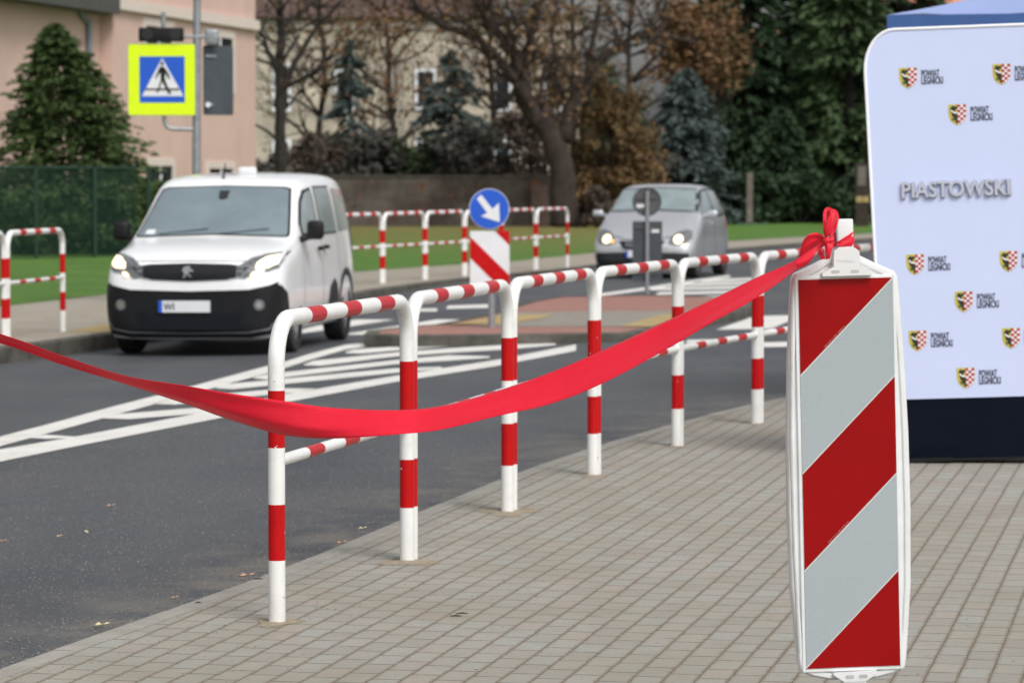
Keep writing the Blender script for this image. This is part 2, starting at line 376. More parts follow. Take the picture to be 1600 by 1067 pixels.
def text_obj(name, s, size, m, parent, mtx, extrude=.001, sx=1.0, bold=0.0):
    cu = bpy.data.curves.new(name, 'FONT'); cu.body = s; cu.size = size; cu.extrude = extrude; cu.offset = bold; cu.resolution_u = 3
    t = bpy.data.objects.new('tmp', cu); col.objects.link(t)
    dg = bpy.context.evaluated_depsgraph_get(); dg.update()
    me = bpy.data.meshes.new_from_object(t.evaluated_get(dg)); bpy.data.objects.remove(t)
    # text lies in XY -> stand it up in XZ facing -Y
    for v in me.vertices: v.co = mtx @ Vector((v.co.x * sx, -v.co.z, v.co.y))
    me.materials.clear(); me.materials.append(m)
    o = bpy.data.objects.new(name, me); col.objects.link(o); o.parent = parent
    return o

def fit_text(name, s_, size, m, parent, roll, at, width, ext, bold):
    o = text_obj(name, s_, size, m, parent, Matrix.Identity(4), ext, 1.0, bold)
    x0 = min(v.co.x for v in o.data.vertices); x1 = max(v.co.x for v in o.data.vertices); k = width / (x1 - x0)
    T = roll @ Matrix.Translation(at)
    for v in o.data.vertices: v.co = T @ Vector(((v.co.x - x0) * k, v.co.y, v.co.z))
    return o
# ================================================================== SETTING
# broad ground to the horizon
mesh('ground', [(-900, -300, -.26), (900, -300, -.26), (900, 1600, -.26), (-900, 1600, -.26)], [(0, 1, 2, 3)], M['lawn'])['kind'] = 'structure'
# road: draped grid
Ys = [2 + i * .5 for i in range(16)] + [10 + i * .4 for i in range(90)] + [46 + i * 2 for i in range(70)]
Xs = [-16 + i for i in range(10)] + [-6 + i * .35 for i in range(60)] + [15.2 + i * 2 for i in range(30)]
vs, du = [], []
for y in Ys:
    for x in Xs:
        vs.append((x, y, zroad(x, y))); s = kerb_x(y) - x
        du.append(max(0, 1 - s / .9) * (1 if s > -1 else 0))
nx = len(Xs)
fs = [(j * nx + i, j * nx + i + 1, (j + 1) * nx + i + 1, (j + 1) * nx + i) for j in range(len(Ys) - 1) for i in range(nx - 1)]
mesh('road', vs, fs, M['asphalt'], attr=du)['kind'] = 'structure'
# near pavement
def kerbp(D, off=0):
    d = .1; t = Vector((kerb_x(D + d) - kerb_x(D - d), 2 * d, 0)).normalized(); n = Vector((t.y, -t.x, 0))
    return Vector((kerb_x(D), D, 0)) + n * off
Dk = [2 + i * .5 for i in range(97)]
# smooth the kerb polyline
kx = np.array([kerb_x(d) for d in Dk])
for _ in range(6): kx[1:-1] = (kx[:-2] + 2 * kx[1:-1] + kx[2:]) / 4
kp = [Vector((kx[i], Dk[i], 0)) for i in range(len(Dk))]
def offs(line, off):
    o = []
    for i, p in enumerate(line):
        t = (line[min(i + 1, len(line) - 1)] - line[max(i - 1, 0)]).normalized(); o.append(p + Vector((t.y, -t.x, 0)) * off)
    return o
inner = offs(kp, .095)
vs = []; 
for p in inner: vs += [p, Vector((45, p.y, 0))]
fs = [(2 * i, 2 * i + 1, 2 * i + 3, 2 * i + 2) for i in range(len(inner) - 1)]
mesh('pavement', vs, fs, M['pav'])['kind'] = 'structure'
mb = MB()
def kerb_strip(line, w, ztop, zbot, m, name, side=1, seg=1.0, gap=.006):
    """kerb stones along a line; top width w towards +side"""
    inn = offs(line, w * side); mb = MB()
    for i in range(len(line) - 1):
        a, b, c, d = line[i], line[i + 1], inn[i + 1], inn[i]
        zt = ztop if not callable(ztop) else ztop(a); zb = zbot
        j = random.uniform(-.002, .002)
        ch = .012
        n1 = (d - a).normalized() * ch
        A = [Vector((a.x, a.y, zb)), Vector((b.x, b.y, zb)), Vector((a.x, a.y, zt - ch + j)), Vector((b.x, b.y, zt - ch + j)),
             Vector((a.x + n1.x, a.y + n1.y, zt + j)), Vector((b.x + n1.x, b.y + n1.y, zt + j)), Vector((d.x, d.y, zt + j)), Vector((c.x, c.y, zt + j)), Vector((d.x, d.y, zb)), Vector((c.x, c.y, zb))]
        e = (A[1] - A[0]).normalized() * gap / 2
        for q in (0, 2, 4, 6, 8): A[q] = A[q] + e
        for q in (1, 3, 5, 7, 9): A[q] = A[q] - e
        mb.add(A, [(0, 1, 3, 2), (2, 3, 5, 4), (4, 5, 7, 6), (6, 7, 9, 8), (0, 2, 4, 6, 8), (1, 9, 7, 5, 3)], 0)
    o = mb.build(name, m); o['kind'] = 'structure'; return o
kerb_strip(kp[::2], .10, .004, -.3, M['kerb'], 'kerb', 1)
# far pavement and far kerb (z = -0.05)
ZF = -.045
far_k = [G(*p, ZF) for p in ((-900, 640), (-300, 575), (0, 544), (90, 533), (178, 521), (300, 503), (450, 478), (595, 452), (700, 438), (800, 428), (890, 420), (1000, 406), (1142, 389), (1240, 381), (1360, 373), (1500, 366))]
far_g = [G(*p, ZF) for p in ((-900, 520), (-300, 495), (0, 479), (90, 469), (169, 460), (300, 446), (450, 433), (555, 425), (732, 412), (795, 409), (890, 399), (1000, 388), (1140, 377), (1240, 371), (1360, 365), (1500, 359))]
def strip(name, a, b, m, dz=0):
    vs = []
    for p, q in zip(a, b): vs += [p + Vector((0, 0, dz)), q + Vector((0, 0, dz))]
    o = mesh(name, vs, [(2 * i, 2 * i + 1, 2 * i + 3, 2 * i + 2) for i in range(len(a) - 1)], m)
    me = o.data; 
    if me.polygons[0].normal.z < 0: me.flip_normals()
    o['kind'] = 'structure'; return o
def dens(line, n=4):
    o = []
    for i in range(len(line) - 1):
        for k in range(n): o.append(line[i].lerp(line[i + 1], k / n))
    return o + [line[-1]]
strip('far_pavement', offs(far_k, -.15), far_g, M['far_pav'])
kerb_strip(dens(far_k, 6), .15, ZF + .006, -.3, M['kerb_dark'], 'far_kerb', -1)
# far lawn
lx = [-60, -30, -15]
vs, fs, du = [], [], []
g2 = dens(far_g, 3); N = 26
for i, p in enumerate(g2):
    q = Vector((p.x - 40 + (p.x + 8) * 2.2, max(p.y + 15, 260), 0))
    for j in range(N + 1):
        t = (j / N) ** 2.4
        v = p.lerp(Vector((q.x, q.y, p.z)), t); z = ZF + .004 + .02 * min(1, (v - p).length / 20)
        vs.append((v.x, v.y, z))
        px = 800 + v.x / v.y * F; py = 280 + (CAMZ - z) / v.y * F
        du.append(max(0, min(1, (402 - py) / 45)) * max(0, min(1, (px - 480) / 60)) * max(0, min(1, (1010 - px) / 60)))
for i in range(len(g2) - 1):
    for j in range(N):
        a = i * (N + 1) + j; fs.append((a, a + N + 1, a + N + 2, a + 1))
o = mesh('lawn', vs, fs, M['lawn'], attr=du); o['kind'] = 'structure'
if o.data.polygons[0].normal.z < 0: o.data.flip_normals()
# ---------------- markings on the carriageway
mk = MB()
def stripe(top, bot):
    t = [GR(*p, .004) for p in top]; b = [GR(*p, .004) for p in bot]
    T, B = [], []
    for L, O in ((t, T), (b, B)):
        for i in range(len(L) - 1):
            for k in range(4):
                q = L[i].lerp(L[i + 1], k / 4); O.append(Vector((q.x, q.y, zroad(q.x, q.y) + .0045)))
        q = L[-1]; O.append(Vector((q.x, q.y, zroad(q.x, q.y) + .0045)))
    n = len(T); mk.add(B + T, [(i, i + 1, n + i + 1, n + i) for i in range(n - 1)])
ux = [-400, -150, 0, 85, 169, 290, 416, 444, 480, 540, 600]
stripe(list(zip(ux, [782, 718, 682, 660, 637, 606, 572, 565.5, 554, 538.5, 533])), list(zip(ux, [806, 736, 697, 674, 651, 618, 583.5, 575.5, 563.5, 546, 537.5])))
lx_ = [-400, -150, 0, 118, 349, 444, 618, 642, 774, 900]
stripe(list(zip(lx_, [774, 730, 702, 682, 638, 616, 587, 583, 562.5, 538])), list(zip(lx_, [800, 754, 721, 697, 652, 629, 596.5, 593, 572, 548])))
for top, bot in (
    (((49, 683), (70, 679), (118, 682)), ((49, 684), (72, 685.5), (112, 684))),
    (((163, 652.5), (186, 646.7), (320, 636)), ((163, 653.5), (202, 654.8), (345, 643))),
    (((240, 630), (262, 624), (374, 613), (444, 606.5), (492, 607)), ((240, 631), (275, 632), (374, 621.5), (444, 614.5), (492, 610))),
    (((338, 605), (355, 600), (444, 591.5), (617, 575.5), (690, 573)), ((338, 606.5), (365, 608), (444, 600), (617, 582.5), (690, 576))),
    (((396, 590), (410, 586), (444, 581.5), (617, 562.5), (700, 555), (765, 556.5)), ((396, 591), (420, 593), (444, 589.5), (617, 569), (700, 563.5), (765, 559))),
    (((475, 569), (490, 563.5), (617, 550.5), (700, 544.5), (790, 538.5), (868, 536)), ((475, 570.5), (500, 571.5), (617, 557), (700, 551.5), (800, 545.5), (868, 539))),
    (((540, 550), (553, 546), (617, 541.5), (700, 536), (770, 532)), ((540, 551.5), (565, 552.5), (617, 547.5), (700, 541), (770, 536)))):
    stripe(top, bot)
# zebra stripes each side of the refuge
def wstripe(x0, d0, x1, d1, w):
    p, q = Vector((x0, d0, 0)), Vector((x1, d1, 0)); n = Vector((1, 0, 0)) * w
    pts = []
    for k in range(5):
        c = p.lerp(q, k / 4)
        for s in (0, 1):
            v = c + n * s; pts.append(Vector((v.x, v.y, zroad(v.x, v.y) + .0045)))
    mk.add(pts, [(2 * i, 2 * i + 1, 2 * i + 3, 2 * i + 2) for i in range(4)])
for i in range(5): wstripe(-1.95 - i * 1.0, 37.6, -.95 - i * 1.0, 41.6, .48)
for i in range(4): wstripe(2.30 + i * 1.0, 37.5, 3.05 + i * 1.0, 41.8, .62)
for tp, bt in ((((645, 482.5), (683, 482)), ((640, 487), (683, 486.5))), (((700, 477.5), (764, 475.5)), ((697, 482.5), (764, 481))),
               (((1075, 531), (1112, 530)), ((1070, 536), (1108, 535.5))), (((1190, 535), (1300, 532)), ((1190, 542.5), (1300, 540))),
               (((930, 460), (1010, 449), (1140, 430)), ((935, 463.5), (1015, 452.5), (1142, 433)))):
    stripe(tp, bt)
for i, (y0, xa, xb) in enumerate(((437, 1100, 1180), (443, 1060, 1186), (449.5, 1022, 1190), (456.5, 1030, 1184), (464, 1060, 1178))):
    stripe(((xa, y0), (xb, y0 - 3)), ((xa - 6, y0 + 4.2), (xb - 6, y0 + 1.2)))
o = mk.build('road_markings', M['mark']); o['kind'] = 'structure'
# ---------------- refuge island
ZI = -.045
isl = [G(*p, ZI) for p in ((590, 521), (596, 516), (640, 511), (700, 506), (764, 494), (798, 483), (840, 471), (880, 464), (1000, 462), (1100, 464), (1160, 468), (1172, 474), (1140, 484), (1080, 497), (1010, 512), (970, 520), (800, 522), (640, 523.5))]
poly_sheet('island', isl, M['red_pav'])
cl = isl + [isl[0]]
# outward kerb ring
def ring_kerb(pts, w, m, name):
    n = len(pts); mb = MB()
    area = sum(pts[i].x * pts[(i + 1) % n].y - pts[(i + 1) % n].x * pts[i].y for i in range(n)); sgn = 1 if area > 0 else -1
    out = []
    for i in range(n):
        t = (pts[(i + 1) % n] - pts[i - 1]).normalized(); out.append(pts[i] + Vector((t.y, -t.x, 0)) * w * sgn)
    for i in range(n):
        a, b, c, d = pts[i], pts[(i + 1) % n], out[(i + 1) % n], out[i]
        z = ZI + .006
        mb.add([(a.x, a.y, z), (b.x, b.y, z), (c.x, c.y, z - .012), (d.x, d.y, z - .012), (c.x, c.y, -.3), (d.x, d.y, -.3)], [(0, 1, 2, 3), (3, 2, 4, 5)])
    o = mb.build(name, m); o['kind'] = 'structure'; return o
ring_kerb(isl, .15, M['kerb_dark'], 'island_kerb')
poly_sheet('island_walkway', [G(*p, ZI + .004) for p in ((716, 505), (764, 496), (785, 488), (1138, 484), (1080, 497), (1018, 510), (760, 510))], M['grey_pav'])
for i, q in enumerate((((700, 507), (764, 495.5), (800, 491), (868, 491), (845, 497), (790, 506)), ((968, 510), (1000, 500), (1035, 491), (1080, 491), (1060, 500), (1018, 510)))):
    poly_sheet('tactile_paving', [G(*p, ZI + .008) for p in q], M['yel_pav'])
poly_sheet('far_tactile_paving', [G(*p, ZF + .004) for p in ((105, 519), (150, 509), (230, 500), (290, 497), (280, 503), (170, 519))], M['yel_pav'])

# ================================================================== BARRIERS
BL = 1.93
STR = ((.194, .301), (.455, .567), (.722, .84))
def tube_banded(mb, pts, r, fn, n=20):
    mis = [fn((Vector(pts[i]) + Vector(pts[i + 1])) / 2) for i in range(len(pts) - 1)]
    mb.tube(pts, r, n, mis)
def make_barrier():
    root = empty('guard_rail')
    H, rr, rad = 1.1, .03, .16
    zs = [-.03, .1, .219, .221, .419, .421, .619, .621, .819, .821, H - rr - rad]
    pts = [(0, 0, z) for z in zs]
    for i in range(1, 9): a = R(90 * i / 9); pts.append((rad - rad * math.cos(a), 0, H - rr - rad + rad * math.sin(a)))
    xs = [rad]
    for a, b in STR: xs += [BL * a - .001, BL * a + .001, BL * b - .001, BL * b + .001]
    xs.append(BL - rad)
    pts += [(x, 0, H - rr) for x in xs]
    for i in range(1, 9): a = R(90 * i / 9); pts.append((BL - rad + rad * math.sin(a), 0, H - rr - rad + rad * math.cos(a)))
    pts += [(BL, 0, z) for z in zs[::-1]]
    def fn(p):
        if rad * 1.01 < p.x < BL - rad * 1.01: return 1 if any(BL * a < p.x < BL * b for a, b in STR) else 0
        if .22 < p.z < .42 or .62 < p.z < .82: return 1
        return 0
    mb = MB(); tube_banded(mb, pts, rr, fn, 24); mb.build('frame', [M['wp'], M['rp']], root, True)
    mb = MB(); xs = [.02] + sum([[BL * a - .001, BL * a + .001, BL * b - .001, BL * b + .001] for a, b in STR], []) + [BL - .02]
    tube_banded(mb, [(x, 0, .57) for x in xs], .021, lambda p: 1 if any(BL * a < p.x < BL * b for a, b in STR) else 0, 18)
    mb.build('middle_rail', [M['wp'], M['rp']], root, True)
    return root
proto = make_barrier(); used = False
def place_barrier(a, b, label, group):
    global used
    o = proto if not used else copy_tree(proto); used = True
    d = (b - a); o.location = a; o.rotation_euler = (0, -math.asin(max(-1, min(1, d.z / d.length))) , math.atan2(d.y, d.x))
    L = Vector((d.x, d.y)).length
    s = L / BL; o.scale = (s, 1, 1) if abs(s - 1) > .02 else (1, 1, 1)
    return tag(o, label, 'barrier', group)
near = [(433, 972), (635, 877), (793, 800), (925, 743), (1055, 698), (1181, 662)]
nw = [G(x, y, 0) for x, y in near]
nw.append(nw[-1] + Vector((.66, 1.88, 0))); nw.append(nw[-1] + Vector((.72, 1.87, 0)))
NG = 'red and white tube barriers along the near kerb'
nlab = ['nearest red and white barrier, its lower rail showing just under the ribbon', 'second red and white barrier from the left along the near kerb, crossed by ribbon',
        'third red and white barrier from the left along the near kerb', 'fourth red and white barrier along the near kerb, below the silver car',
        'fifth near barrier, the last one fully visible left of the striped panel', 'red and white barrier half hidden behind the striped panel', 'farthest near barrier, its top rail showing between striped panel and banner']
for i in range(7):
    a, b = nw[i], nw[i + 1]; d = (b - a).normalized()
    if i == 0: aa = a
    else: aa = a + d * .075
    place_barrier(aa, b, nlab[i], NG)
fa = [Vector((-5.40, 31.2, ZF)), Vector((-5.05, 33.2, ZF)), Vector((-4.75, 35.25, ZF))]
FG = 'red and white tube barriers along the far pavement'
def ctr(a, b): d = (b - a).normalized(); return a + d * .04, b - d * .04
place_barrier(*ctr(fa[0], fa[1]), 'leftmost far barrier, cut off by the left edge of the photo', FG)
place_barrier(*ctr(fa[1], fa[2]), 'far barrier standing alone between green fence and white van', FG)
A, B = Vector((-2.0, 51.5, ZF)), Vector((1.035, 61.2, ZF)); st = (B - A) / 5
flab = ['far barrier mostly hidden behind the rear of the white van', 'far barrier just right of the white van', 'second far barrier right of the white van', 'far barrier ending at the round blue sign', 'far barrier right behind the blue arrow sign', 'rightmost far barrier, next to the silver car']
for i in range(-1, 5):
    place_barrier(*ctr(A + st * i, A + st * (i + 1)), flab[i + 1], FG)

# ================================================================== STRIPED PANEL (delineator)
KD = 8.6
def delineator():
    c = P(1326.5, 739, KD)
    root = empty('striped_delineator', (c.x, c.y, 0), 0, 'upright white plastic panel with slanting red and white stripes, ribbon tied to its top', 'delineator')
    tilt = Matrix.Rotation(R(-1.45), 4, 'Y') ; zc = c.z
    T = Matrix.Translation((0, 0, zc)) @ tilt @ Matrix.Rotation(R(5), 4, 'Z')
    # outer shell with a bulging outline, ring by ring
    hw = [(-.537, .06), (-.527, .105), (-.514, .137), (-.49, .142), (-.44, .146), (-.30, .157), (-.1, .161), (.1, .159), (.30, .152), (.46, .142), (.505, .138), (.52, .13), (.54, .085), (.565, .035)]
    outl = [(w, z) for z, w in hw] + [(-w, z) for z, w in hw[::-1]]
    mb = MB()
    def ins(k, y):
        return [Vector((x * (1 - k / .16) , y, z - (k * (1 if z > 0 else -1)) * (abs(z) > .45) )) for x, z in outl]
    rings = [ins(0, .035), ins(0, .004), ins(.004, -.003), ins(.016, -.003), ins(.018, .003)]
    n = len(outl); base = []
    for r in rings: base.append(len(mb.v)); mb.v += r
    for a in range(len(rings) - 1):
        for i in range(n):
            j = (i + 1) % n; mb.f.append([base[a] + i, base[a] + j, base[a + 1] + j, base[a + 1] + i]); mb.mi.append(0)
    mb.f.append([base[-1] + i for i in range(n)]); mb.mi.append(0)
    mb.f.append([base[0] + i for i in range(n)][::-1]); mb.mi.append(0)
    mb.v = [T @ v for v in mb.v]
    mb.build('frame', [M['plastic']], root, False, .0025)
    # raised rim around the striped sheet
    mb = MB()
    hx, hz = .1235, .504
    for (a, b) in (((-hx - .009, -hz - .010), (-hx, hz + .008)), ((hx, -hz - .010), (hx + .008, hz + .008)), ((-hx, hz), (hx, hz + .008)), ((-hx, -hz - .010), (hx, -hz))):
        mb.box((a[0], -.0065, a[1]), (b[0], .004, b[1]), 0, T)
    mb.build('rim', M['plastic'], root, False, .0015)
    # vertical side channel, left
    mb = MB(); mb.tube([T @ Vector((-.141, -.003, -.46)), T @ Vector((-.1495, -.0035, -.2)), T @ Vector((-.151, -.0035, .1)), T @ Vector((-.140, -.003, .47))], .0035, 8)
    mb.build('edge_groove_shade', M['groove'], root, True)  # grey line laid on the shell, painting the shade of a side groove
    # stripes: slope down-left to up-right, 45 degrees
    mb = MB()
    def clip(poly, a, b, c):  # keep a*x+b*z<=c
        out = []
        for i in range(len(poly)):
            p, q = poly[i], poly[(i + 1) % len(poly)]
            dp, dq = a * p[0] + b * p[1] - c, a * q[0] + b * q[1] - c
            if dp <= 0: out.append(p)
            if dp * dq < 0: t = dp / (dp - dq); out.append((p[0] + (q[0] - p[0]) * t, p[1] + (q[1] - p[1]) * t))
        return out
    rect = [(-hx, -hz), (hx, -hz), (hx, hz), (-hx, hz)]
    # boundaries z - x = c
    bs = [-.625 - .002, -.378, -.126, .126, .378, .63]
    bnd = [-hz - hx - .01, -.378, -.1265, .1265, .380, hz + hx + .01]
    # red lowest-right, then white ... top-left red
    for i in range(5):
        lo, hi = bnd[i], bnd[i + 1]
        pl = clip(clip(rect, -1, 1, hi), 1, -1, -lo)
        if len(pl) > 2: mb.add([T @ Vector((x, -.0085, z)) for x, z in pl], [list(range(len(pl)))], 1 if i % 2 == 0 else 0)
    for i in range(1, 5):
        for w0, w1, mi, y in ((-.0017, .0017, 2, -.0088), ):
            pl = clip(clip(rect, -1, 1, bnd[i] + w1), 1, -1, -(bnd[i] + w0))
            mb.add([T @ Vector((x, y, z)) for x, z in pl], [list(range(len(pl)))], mi)
    mb.v = mb.v
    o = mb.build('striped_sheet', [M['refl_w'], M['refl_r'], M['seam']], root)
    mbk = MB(); mbk.box((-hx, -.0082, -hz), (hx, -.002, hz), 0, T); mbk.build('sheet_backing', M['plastic'], root)
    # micro print on red edges
    for cc, x0 in ((.380, -.058), (-.1265, -.058)):
        rot = Matrix.Translation((x0, -.009, x0 + cc + .006)) @ Matrix.Rotation(R(-45), 4, 'Y')
        text_obj('print', 'ORALITE  5910  EN 12899-1 - DE-0105 + 4/11', .0040, M['print'], root, T @ rot, .0001, 1.0, 0)
    # top collar, slots, post
    mb = MB()
    tp = [(-.064, .512), (.069, .512), (.069, .520), (.036, .536), (.034, .575), (.022, .584), (-.022, .584), (-.032, .575), (-.034, .536), (-.064, .520)]
    mb.prism(tp, -.028, .03, 0, T); mb.build('collar', M['plastic'], root, False, .004)
    for cx in (-.030, .021):
        mb = MB(); mb.prism(rrect(cx - .011, .519, cx + .011, .527, .0035), -.0285, -.02, 0, T); mb.build('slot', M['groove'], root)
    text_obj('embossed_lettering', 'Bwotech', .0135, M['plastic'], root, T @ Matrix.Translation((-.025, -.0282, .548)), .0006, .92, .0002)
    mb = MB(); mb.box((-.022, -.022, .57), (.0205, .022, .658), 0, T, .004); mb.build('post_top', M['plastic'], root, True)
    mb = MB()
    bt = [(-.055, -.517), (.06, -.514), (.06, -.521), (.026, -.54), (-.027, -.54), (-.055, -.521)]
    mb.prism(bt, -.024, .03, 0, T)
    for cx in (-.013, .022): mb.prism(rrect(cx - .0115, -.531, cx + .0115, -.522, .004), -.0248, -.02, 1, T)
    mb.build('lower_clip', [M['plastic'], M['groove']], root, False, .002)
    mb = MB(); mb.box((-.03, -.022, .05 - zc), (.03, .022, -.53), 0, T, .003); mb.build('stem', M['plastic'], root)
    mb = MB(); mb.box((-.2, -.40, 0), (.2, .40, .06), 0, None, .015); mb.box((-.14, -.3, .06), (.14, .3, .10), 0, None, .015); mb.build('rubber_foot', M['rubber'], root)
    return root, T
DEL, DT = delineator()

# ================================================================== RIBBON
def ribbon():
    root = empty('ribbon', P(1290, 376, 8.5), 0, 'long sagging red satin ribbon tied in a bow to the striped panel', 'ribbon')
    off = Vector(root.location)
    xs = np.array([-380, -200, 0, 97, 195, 292, 357, 440, 519, 618, 689, 776, 859, 941, 1042, 1110, 1177, 1245, 1290])
    up = np.array([410, 462, 521.5, 556, 587, 603, 614, 626, 637, 640.5, 634, 610.5, 582, 547.5, 501, 469, 436, 405, 372])
    lo = np.array([428, 480, 536.5, 570, 600, 632, 655, 679, 685, 678.5, 671, 650, 631, 599, 545, 505, 468, 421, 381])
    # smooth resample (Catmull-Rom)
    def cr(a, t):
        i = int(min(max(math.floor(t), 0), len(a) - 2)); f = t - i
        p0, p1, p2, p3 = a[max(i - 1, 0)], a[i], a[i + 1], a[min(i + 2, len(a) - 1)]
        return .5 * ((2 * p1) + (-p0 + p2) * f + (2 * p0 - 5 * p1 + 4 * p2 - p3) * f * f + (-p0 + 3 * p1 - 3 * p2 + p3) * f ** 3)
    N = 120; K = 10; vs = []
    for i in range(N + 1):
        t = (len(xs) - 1) * i / N; x = cr(xs, t); u = cr(up, t); l = cr(lo, t)
        D = float(np.interp(x, [-380, 0, 600, 1290], [9.9, 9.4, 8.9, 8.52]))
        h = abs(l - u) * D / F
        lean = float(np.interp(x, [-380, 200, 300, 420, 520, 600, 1150, 1250, 1290], [-.03, -.03, -.02, .0, .03, .05, .05, .03, .01]))
        for j in range(K + 1):
            s = j / K
            y = u + (l - u) * s
            bow = math.sin(s * math.pi) * .005 + .0012 * math.sin(s * 13 + x * .011) * math.sin(x * .017 + 1) + .0008 * math.sin(s * 29 + x * .02)
            # the lower edge curls under on the left half
            curl = float(np.interp(x, [150, 240, 420, 520, 600], [0, 1, 1, .5, 0])) * max(0, s - .72) ** 1 * .16
            vs.append(P(x, y, D + lean * (1 - 2 * s) * .9 + bow + curl) - off)
    fs = [(i * (K + 1) + j, i * (K + 1) + j + 1, (i + 1) * (K + 1) + j + 1, (i + 1) * (K + 1) + j) for i in range(N) for j in range(K)]
    o = mesh('ribbon_band', vs, fs, M['ribbon'], root, None, True)
    sm = o.modifiers.new('s', 'SOLIDIFY'); sm.thickness = .0006
    def strip2(name, A, B, D0, bulge=.0, n=24, K=6, fold=.0):
        """two edge polylines (px, py, dD)"""
        def at(L, t):
            L = np.array(L, float); return np.array([cr(L[:, c], t * (len(L) - 1)) for c in range(3)])
        vs = []
        for i in range(n + 1):
            a, b = at(A, i / n), at(B, i / n)
            for j in range(K + 1):
                s = j / K; c = a * (1 - s) + b * s
                vs.append(P(c[0], c[1], D0 + c[2] - bulge * math.sin(math.pi * s) + fold * math.sin(s * 9 + i * .3)) - off)
        fs = [(i * (K + 1) + j, i * (K + 1) + j + 1, (i + 1) * (K + 1) + j + 1, (i + 1) * (K + 1) + j) for i in range(n) for j in range(K)]
        o = mesh(name, vs, fs, M['ribbon'], root, None, True)
        sm = o.modifiers.new('s', 'SOLIDIFY'); sm.thickness = .0006
        return o
    D0 = 8.5
    # upward loop: front half rises from the knot and turns over into the back half
    strip2('bow_loop', [(1290, 374, -.01), (1286.5, 362, -.03), (1286, 350, -.035), (1286, 336, -.03), (1289, 326.5, -.015), (1294, 324, .0), (1300, 326, .012), (1308, 330, .02), (1311, 342, .02), (1306, 358, .01), (1300, 374, 0)],
           [(1293, 374, -.01), (1291, 366, -.02), (1288, 352, -.028), (1291, 344, -.028), (1292, 334, -.018), (1293.5, 329, -.005), (1293, 338, .012), (1290, 350, .02), (1292, 362, .02), (1296, 370, .01), (1295, 375, 0)], D0, .0, 40, 6, .0025)
    strip2('bow_fold', [(1287, 352, -.035), (1291, 346, -.037), (1297, 336, -.036), (1300, 327, -.03)], [(1290, 371, -.03), (1298, 366, -.034), (1304, 350, -.03), (1309, 338, -.022)], D0, .004, 20, 6, .003)
    # left loop
    strip2('bow_loop', [(1290, 372, 0), (1282, 365.5, -.01), (1273, 364, -.02), (1263, 367, -.025), (1255, 376, -.02), (1251, 390, -.01), (1250.5, 402, 0)],
           [(1291, 380, .01), (1287, 378, .004), (1282, 378, .0), (1277, 382, -.002), (1271, 388, .0), (1265, 396, .005), (1259, 405, .008)], D0, .004, 30, 8, .0025)
    strip2('bow_loop', [(1288, 375, .02), (1276, 371, .025), (1267, 376, .03), (1258, 388, .03), (1253, 404, .03)], [(1291, 379, .02), (1284, 384, .02), (1276, 391, .02), (1268, 397, .02), (1258, 406, .02)], D0, -.004, 24, 6, .002)
    # lower flare of the band next to the bow
    strip2('bow_tail', [(1289, 378, .0), (1278, 384, .0), (1266, 391, -.004), (1254, 399, -.006), (1242, 407, -.004)], [(1290, 382, .0), (1279, 390, -.004), (1272, 400, -.008), (1262, 413, -.008), (1246, 421, -.006)], D0 - .012, .004, 24, 6, .002)
    strip2('bow_tail', [(1288, 380, -.01), (1289, 390, -.015), (1290, 398, -.015), (1290.5, 406, -.01)], [(1297, 379, -.01), (1302, 384, -.015), (1299, 394, -.015), (1297, 404, -.01)], D0 - .02, .006, 16, 6, .003)
    strip2('bow_tail', [(1280, 392, .0), (1281, 400, -.01), (1281, 406, -.012)], [(1282, 391, .0), (1286, 397, -.01), (1291, 405, -.01)], D0, .002, 10, 4)
    # knot
    bm = bmesh.new(); bmesh.ops.create_icosphere(bm, subdivisions=3, radius=1)
    kc = P(1291.5, 376.5, D0 - .03) - off
    for v in bm.verts:
        d = v.co.copy(); w = 1 + .14 * math.sin(d.x * 7 + d.z * 5) + .1 * math.sin(d.z * 11)
        v.co = kc + Vector((d.x * .009 * w, d.y * .010 * w, d.z * .0095 * w))
    me = bpy.data.meshes.new('knot'); bm.to_mesh(me); bm.free(); me.materials.append(M['ribbon'])
    for p in me.polygons: p.use_smooth = True
    k = bpy.data.objects.new('knot', me); col.objects.link(k); k.parent = root
    # wrap round the post
    W = DT; base = Vector(DEL.location)
    ringv = []; nn = 28
    def cornered(t, r):
        a = 2 * math.pi * t; c, s = math.cos(a), math.sin(a); p = 5.0
        q = (abs(c) ** p + abs(s) ** p) ** (-1 / p); return c * q * r, s * q * r
    vs = []; Kk = 7
    for i in range(nn + 1):
        t = i / nn; x, y = cornered(t, .0245)
        fx = (x + .0245) / .049   # 0 left .. 1 right
        front = y < 0
        top = .598 + (.030 * fx if front else .03); bot = .587
        for j in range(Kk + 1):
            s = j / Kk; z = top + (bot - top) * s
            b = 1 + .05 * math.sin(s * 9 + fx * 3) + .02 * math.sin(s * 17)
            vs.append(W @ Vector((x * b - .0008, y * b, z)) + base - off)
    fs = [(i * (Kk + 1) + j, i * (Kk + 1) + j + 1, (i + 1) * (Kk + 1) + j + 1, (i + 1) * (Kk + 1) + j) for i in range(nn) for j in range(Kk)]
    o = mesh('post_wrap', vs, fs, M['ribbon'], root, None, True); sm = o.modifiers.new('s', 'SOLIDIFY'); sm.thickness = .0006
    strip2('post_wrap_gather', [(1291, 373.5, -.03), (1298, 371.5, -.03), (1303.5, 369, -.028)], [(1291, 379, -.03), (1297, 383, -.03), (1303.5, 386, -.028)], D0, .006, 12, 8, .002)
ribbon()

